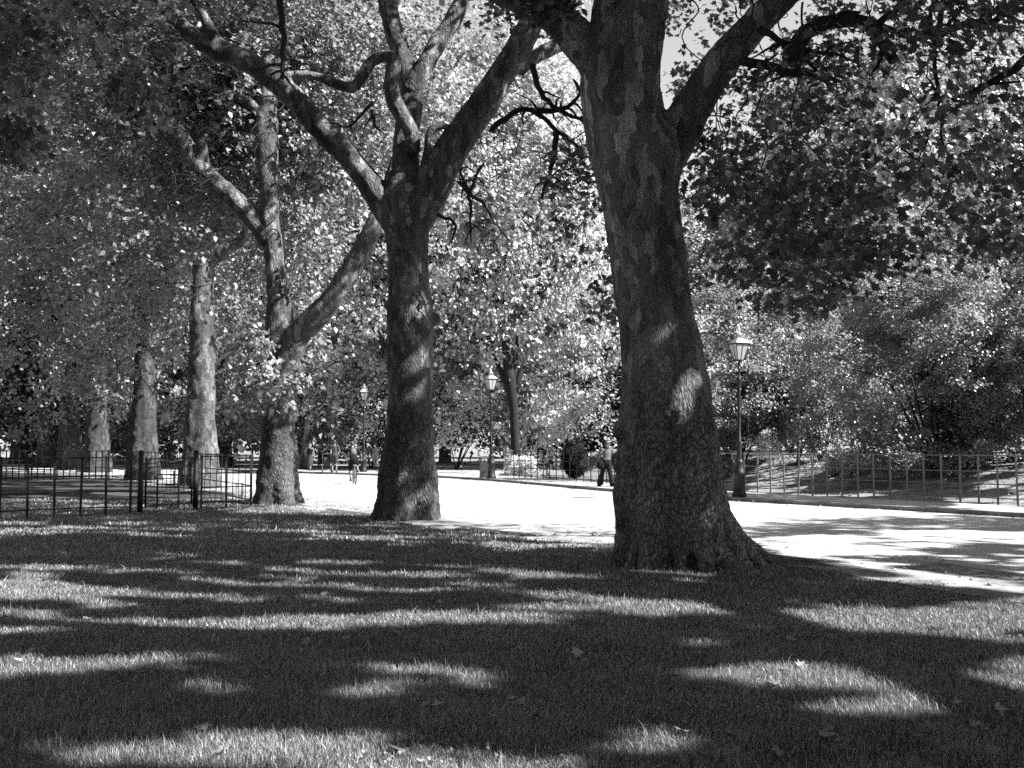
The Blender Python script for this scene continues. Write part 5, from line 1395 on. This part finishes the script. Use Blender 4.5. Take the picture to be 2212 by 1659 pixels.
# ================================================================== LAWN DETAIL
rng = np.random.default_rng(500)
def blades(n, y0, y1, hmin, hmax, wid, pw):
    y = y0 + (y1 - y0) * rng.uniform(0, 1, n) ** pw
    half = (y + .6) * .56
    x = rng.uniform(-1, 1, n) * half
    keep = sd_poly(x, y, NEARA[::4]) < -0.15 - .7 * vn(x * 2, y * 2, 8)
    dens = vn(x * 1.3, y * 1.3, 21) * .5 + vn(x * 5, y * 5, 22) * .5
    keep &= rng.uniform(0, 1, n) < (.45 + dens)
    for (a, b, r, hh) in ROOTS: keep &= (x - a) ** 2 + (y - b) ** 2 > (r * .45) ** 2
    for tx, ty, tr in ((2.35, 13.7, 2.6), (-2.2, 21.7, 2.2), (-6.4, 28, 2.4)):
        dd = np.hypot(x - tx, y - ty); keep &= rng.uniform(0, 1, n) < np.clip((dd - .8) / (tr - .8), 0.45, 1) + .5 * (vn(x * 2, y * 2, 77) - .5)
    keep &= (vn(x * .7 + 3, y * .7, 78) * .6 + vn(x * 2.6, y * 2.6, 79) * .4 > .27) | (rng.uniform(0, 1, n) < .8)
    x, y, dens = x[keep], y[keep], dens[keep]; n = len(x)
    z = lawn_h(x, y)
    h = rng.uniform(hmin, hmax, n) * (.6 + .8 * vn(x * 3, y * 3, 23)) ; tall = rng.uniform(0, 1, n) > .985; h = np.where(tall, h * 2.0, h)
    a = rng.uniform(0, 2 * PI, n); w = wid * rng.uniform(.6, 1.3, n) * (1 + y * .05)
    dx, dy = np.cos(a), np.sin(a)
    le = rng.uniform(.1, .9, n) * h; la = rng.uniform(0, 2 * PI, n); lx, ly = np.cos(la) * le, np.sin(la) * le
    V = np.empty((n, 5, 3))
    V[:, 0] = np.stack([x - dx * w, y - dy * w, z], 1); V[:, 1] = np.stack([x + dx * w, y + dy * w, z], 1)
    V[:, 2] = np.stack([x - dx * w * .8 + lx * .35, y - dy * w * .8 + ly * .35, z + h * .6], 1); V[:, 3] = np.stack([x + dx * w * .8 + lx * .35, y + dy * w * .8 + ly * .35, z + h * .6], 1)
    V[:, 4] = np.stack([x + lx, y + ly, z + h], 1)
    F = (np.array([(0, 1, 3), (0, 3, 2), (2, 3, 4)])[None] + (np.arange(n) * 5)[:, None, None]).reshape(-1, 3)
    tn = np.clip(rng.uniform(0, 1, n) ** 1.6 * .8 + dens * .25 + (rng.uniform(0, 1, n) > .95) * .6, 0, 1)
    return V.reshape(-1, 3), F, np.repeat(tn, 5)
sets = [blades(230000, 4.4, 8.5, .020, .055, .0018, 1.15), blades(230000, 8.5, 14.5, .022, .055, .0026, 1.1), blades(200000, 14.5, 30, .03, .06, .005, 1.3)]
off = 0; VV = []; FF = []; TT = []
for V, F, T in sets: VV.append(V); FF.append(F + off); TT.append(T); off += len(V)
tag(big_mesh('grass', np.concatenate(VV), np.concatenate(FF), 3, M['blade'], None, np.concatenate(TT)), 'short lawn grass in patches of sun and shade', 'grass', kind='stuff')

# fallen plane leaves, each an object; three shapes shared
def fallen_mesh(seed):
    r = np.random.default_rng(seed); tv, tf = LEAFP
    v = tv.copy(); v[:, 2] = 0
    v[:, 1] -= .45; curl = r.uniform(.5, 1.4)
    v[:, 2] = .34 * curl * v[:, 0] ** 2 + r.uniform(-.4, .5) * v[:, 1] ** 2 + r.normal(size=len(v)) * .05
    V = [tuple(q) for q in v]; F = [tuple(int(i) for i in q) for q in tf]
    st = len(V); V += [(-.012, -.45, 0), (.012, -.45, 0), (0, -.95, .06)]; F.append((st, st + 1, st + 2))
    me = bpy.data.meshes.new('fallen_leaf'); me.from_pydata(V, [], F); me.materials.append(M['fallen'])
    a = me.attributes.new('tone', 'FLOAT', 'POINT'); a.data.foreach_set('value', np.full(len(V), (.2, .55, .95)[seed % 3], np.float32) + r.uniform(-.1, .05, len(V)).astype(np.float32))
    me.polygons.foreach_set('use_smooth', [True] * len(F)); me.update(); return me
FM = [fallen_mesh(i) for i in (3, 4, 5)]
LV = [(748, 1388, 'curled pale leaf standing on the dark lawn, left of the middle'), (232, 1424, 'small upright leaf on the dark lawn near the left edge'), (40, 1443, 'curled leaf at the left edge of the dark lawn'), (916, 1532, 'leaf lying in the shade below the middle of the lawn'),
      (1125, 1524, 'broad dull leaf flat in the shade, middle of the near lawn'), (1490, 1532, 'broad dull leaf in the shade below the great trunk'), (1575, 1590, 'bright leaf standing in the sunlit strip below the great trunk'), (475, 1642, 'star-shaped leaf at the bottom edge, left'),
      (622, 1604, 'small bright leaf in the sunny strip at the bottom'), (1678, 1632, 'pale crumpled leaf at the bottom right'), (1790, 1600, 'pointed leaf standing in the shade at the bottom right'), (1748, 1614, 'long thin leaf lying left of the pointed one'), (2148, 1640, 'round leaf in the bottom right corner'),
      (1440, 1365, 'leaf on the lawn right of the sunny band'), (1245, 1420, 'dull leaf below the sunny band in the middle'), (660, 1398, 'flat leaf beside the curled pale one'), (190, 1345, 'leaf lying in the sunny band at the left'), (1212, 1290, 'bright leaf left of the great trunk foot'),
      (1215, 1634, 'star-shaped leaf at the bottom edge, middle'), (2125, 1590, 'pair of bent leaf lobes sticking up at the right')]
for i, (u, v, lab) in enumerate(LV):
    g = G(u, v); o = bpy.data.objects.new('fallen_leaf', FM[i % 3]); link(o)
    s = random.uniform(.065, .10); o.scale = (s, s, s)
    o.location = (g.x, g.y, float(lawn_h(g.x, g.y)) + .042)
    o.rotation_euler = (random.uniform(-.7, .9), random.uniform(-.5, .5), random.uniform(0, 6.3))
    tag(o, lab, 'leaf', 'fallen plane leaves on the lawn')
for i in range(60):
    u, v = random.uniform(20, 2190), 1659 - 480 * random.random() ** 1.1
    g = G(u, v)
    if sd_poly(np.array([g.x]), np.array([g.y]), NEARA[::4])[0] > -.4: continue
    o = bpy.data.objects.new('fallen_leaf', FM[i % 3]); link(o); s = random.uniform(.05, .1); o.scale = (s, s, s)
    o.location = (g.x, g.y, float(lawn_h(g.x, g.y)) + .035); o.rotation_euler = (random.uniform(-.5, .7), random.uniform(-.5, .5), random.uniform(0, 6.3))
    tag(o, 'one of the small dry leaves scattered thinly over the near lawn', 'leaf', 'small scattered leaves on the lawn')
# litter on the verge and beyond the road
p = []
for k in range(2600):
    t = random.random(); q = near[int(t * (len(near) - 1))]
    p.append((q.x + random.gauss(.5, .6), q.y + random.gauss(.4, .6), .015))
for k in range(9000):
    a = random.random(); c = Vector((.08, 47.6, 0)).lerp(Vector((16, 23, 0)), a); x = c.x + random.uniform(.3, 9); y = c.y + random.uniform(.1, 6)
    p.append((x, y, float(hgt(x, y)) - .022))
for k in range(500):
    a = random.random(); c = far[int(a * (len(far) - 1))]; p.append((c.x - abs(random.gauss(0, .35)), c.y - abs(random.gauss(0, .3)), .012))
q_ = []
for k in range(5200):
    y = 4.6 + 16 * random.random() ** 1.6; x = random.uniform(-1, 1) * (y + .6) * .56; q_.append((x, y))
q_ = np.array(q_); q_ = q_[(sd_poly(q_[:, 0], q_[:, 1], NEARA[::4]) < -.2) & (vn(q_[:, 0] * .8, q_[:, 1] * .8, 91) > .35)]
V2, F2, T2 = leaves(np.stack([q_[:, 0], q_[:, 1], lawn_h(q_[:, 0], q_[:, 1]) + .028], 1), .024, LEAF4, rng, 1.2)
tag(big_mesh('lawn_litter', V2, F2, 3, M['fallen'], None, T2 * .6), 'tiny scraps of dry leaf and twig strewn through the lawn grass', 'leaf litter', kind='stuff')
p = np.array(p); V, F, T = leaves(p, .075, LEAF4, rng, 2.5)
tag(big_mesh('leaf_litter', V, F, 3, M['fallen'], None, T), 'scattered dry leaf litter along the road edges and on the bank', 'leaf litter', kind='stuff')

# ================================================================== LIGHT, SKY, CAMERA
sd = bpy.data.lights.new('sun', 'SUN'); sd.energy = 5.0; sd.angle = R(0.55); sd.color = (1, 1, 1)
so = link(bpy.data.objects.new('sun', sd)); so.rotation_euler = Vector(SUN).to_track_quat('Z', 'Y').to_euler()
w = bpy.data.worlds.new('World'); S.world = w; w.use_nodes = True; nt = w.node_tree; nt.nodes.clear()
sk = nt.nodes.new('ShaderNodeTexSky'); sk.sky_type = 'NISHITA'; sk.sun_disc = False; sk.sun_elevation = ELEV; sk.sun_rotation = math.atan2(SUN[0], SUN[1])
bw = nt.nodes.new('ShaderNodeRGBToBW'); bg = nt.nodes.new('ShaderNodeBackground'); ow_ = nt.nodes.new('ShaderNodeOutputWorld')
bg.inputs[1].default_value = 0.08
nt.links.new(sk.outputs[0], bw.inputs[0]); nt.links.new(bw.outputs[0], bg.inputs[0]); nt.links.new(bg.outputs[0], ow_.inputs[0])

cd = bpy.data.cameras.new('camera'); cd.sensor_width = 36; cd.lens = 36.0; cd.clip_start = .1; cd.clip_end = 3000
co = link(bpy.data.objects.new('camera', cd)); co.location = (0, 0, CH); co.rotation_euler = (PI / 2 + PITCH, 0, 0)
S.camera = co
S.view_settings.view_transform = 'Standard'; S.view_settings.look = 'None'; S.view_settings.exposure = 1.95; S.view_settings.gamma = 1
S.render.resolution_x = 1024; S.render.resolution_y = 768
c = S.cycles
c.max_bounces = 4; c.diffuse_bounces = 3; c.glossy_bounces = 1; c.transmission_bounces = 2; c.transparent_max_bounces = 4
c.sample_clamp_indirect = 4
c.use_denoising = False
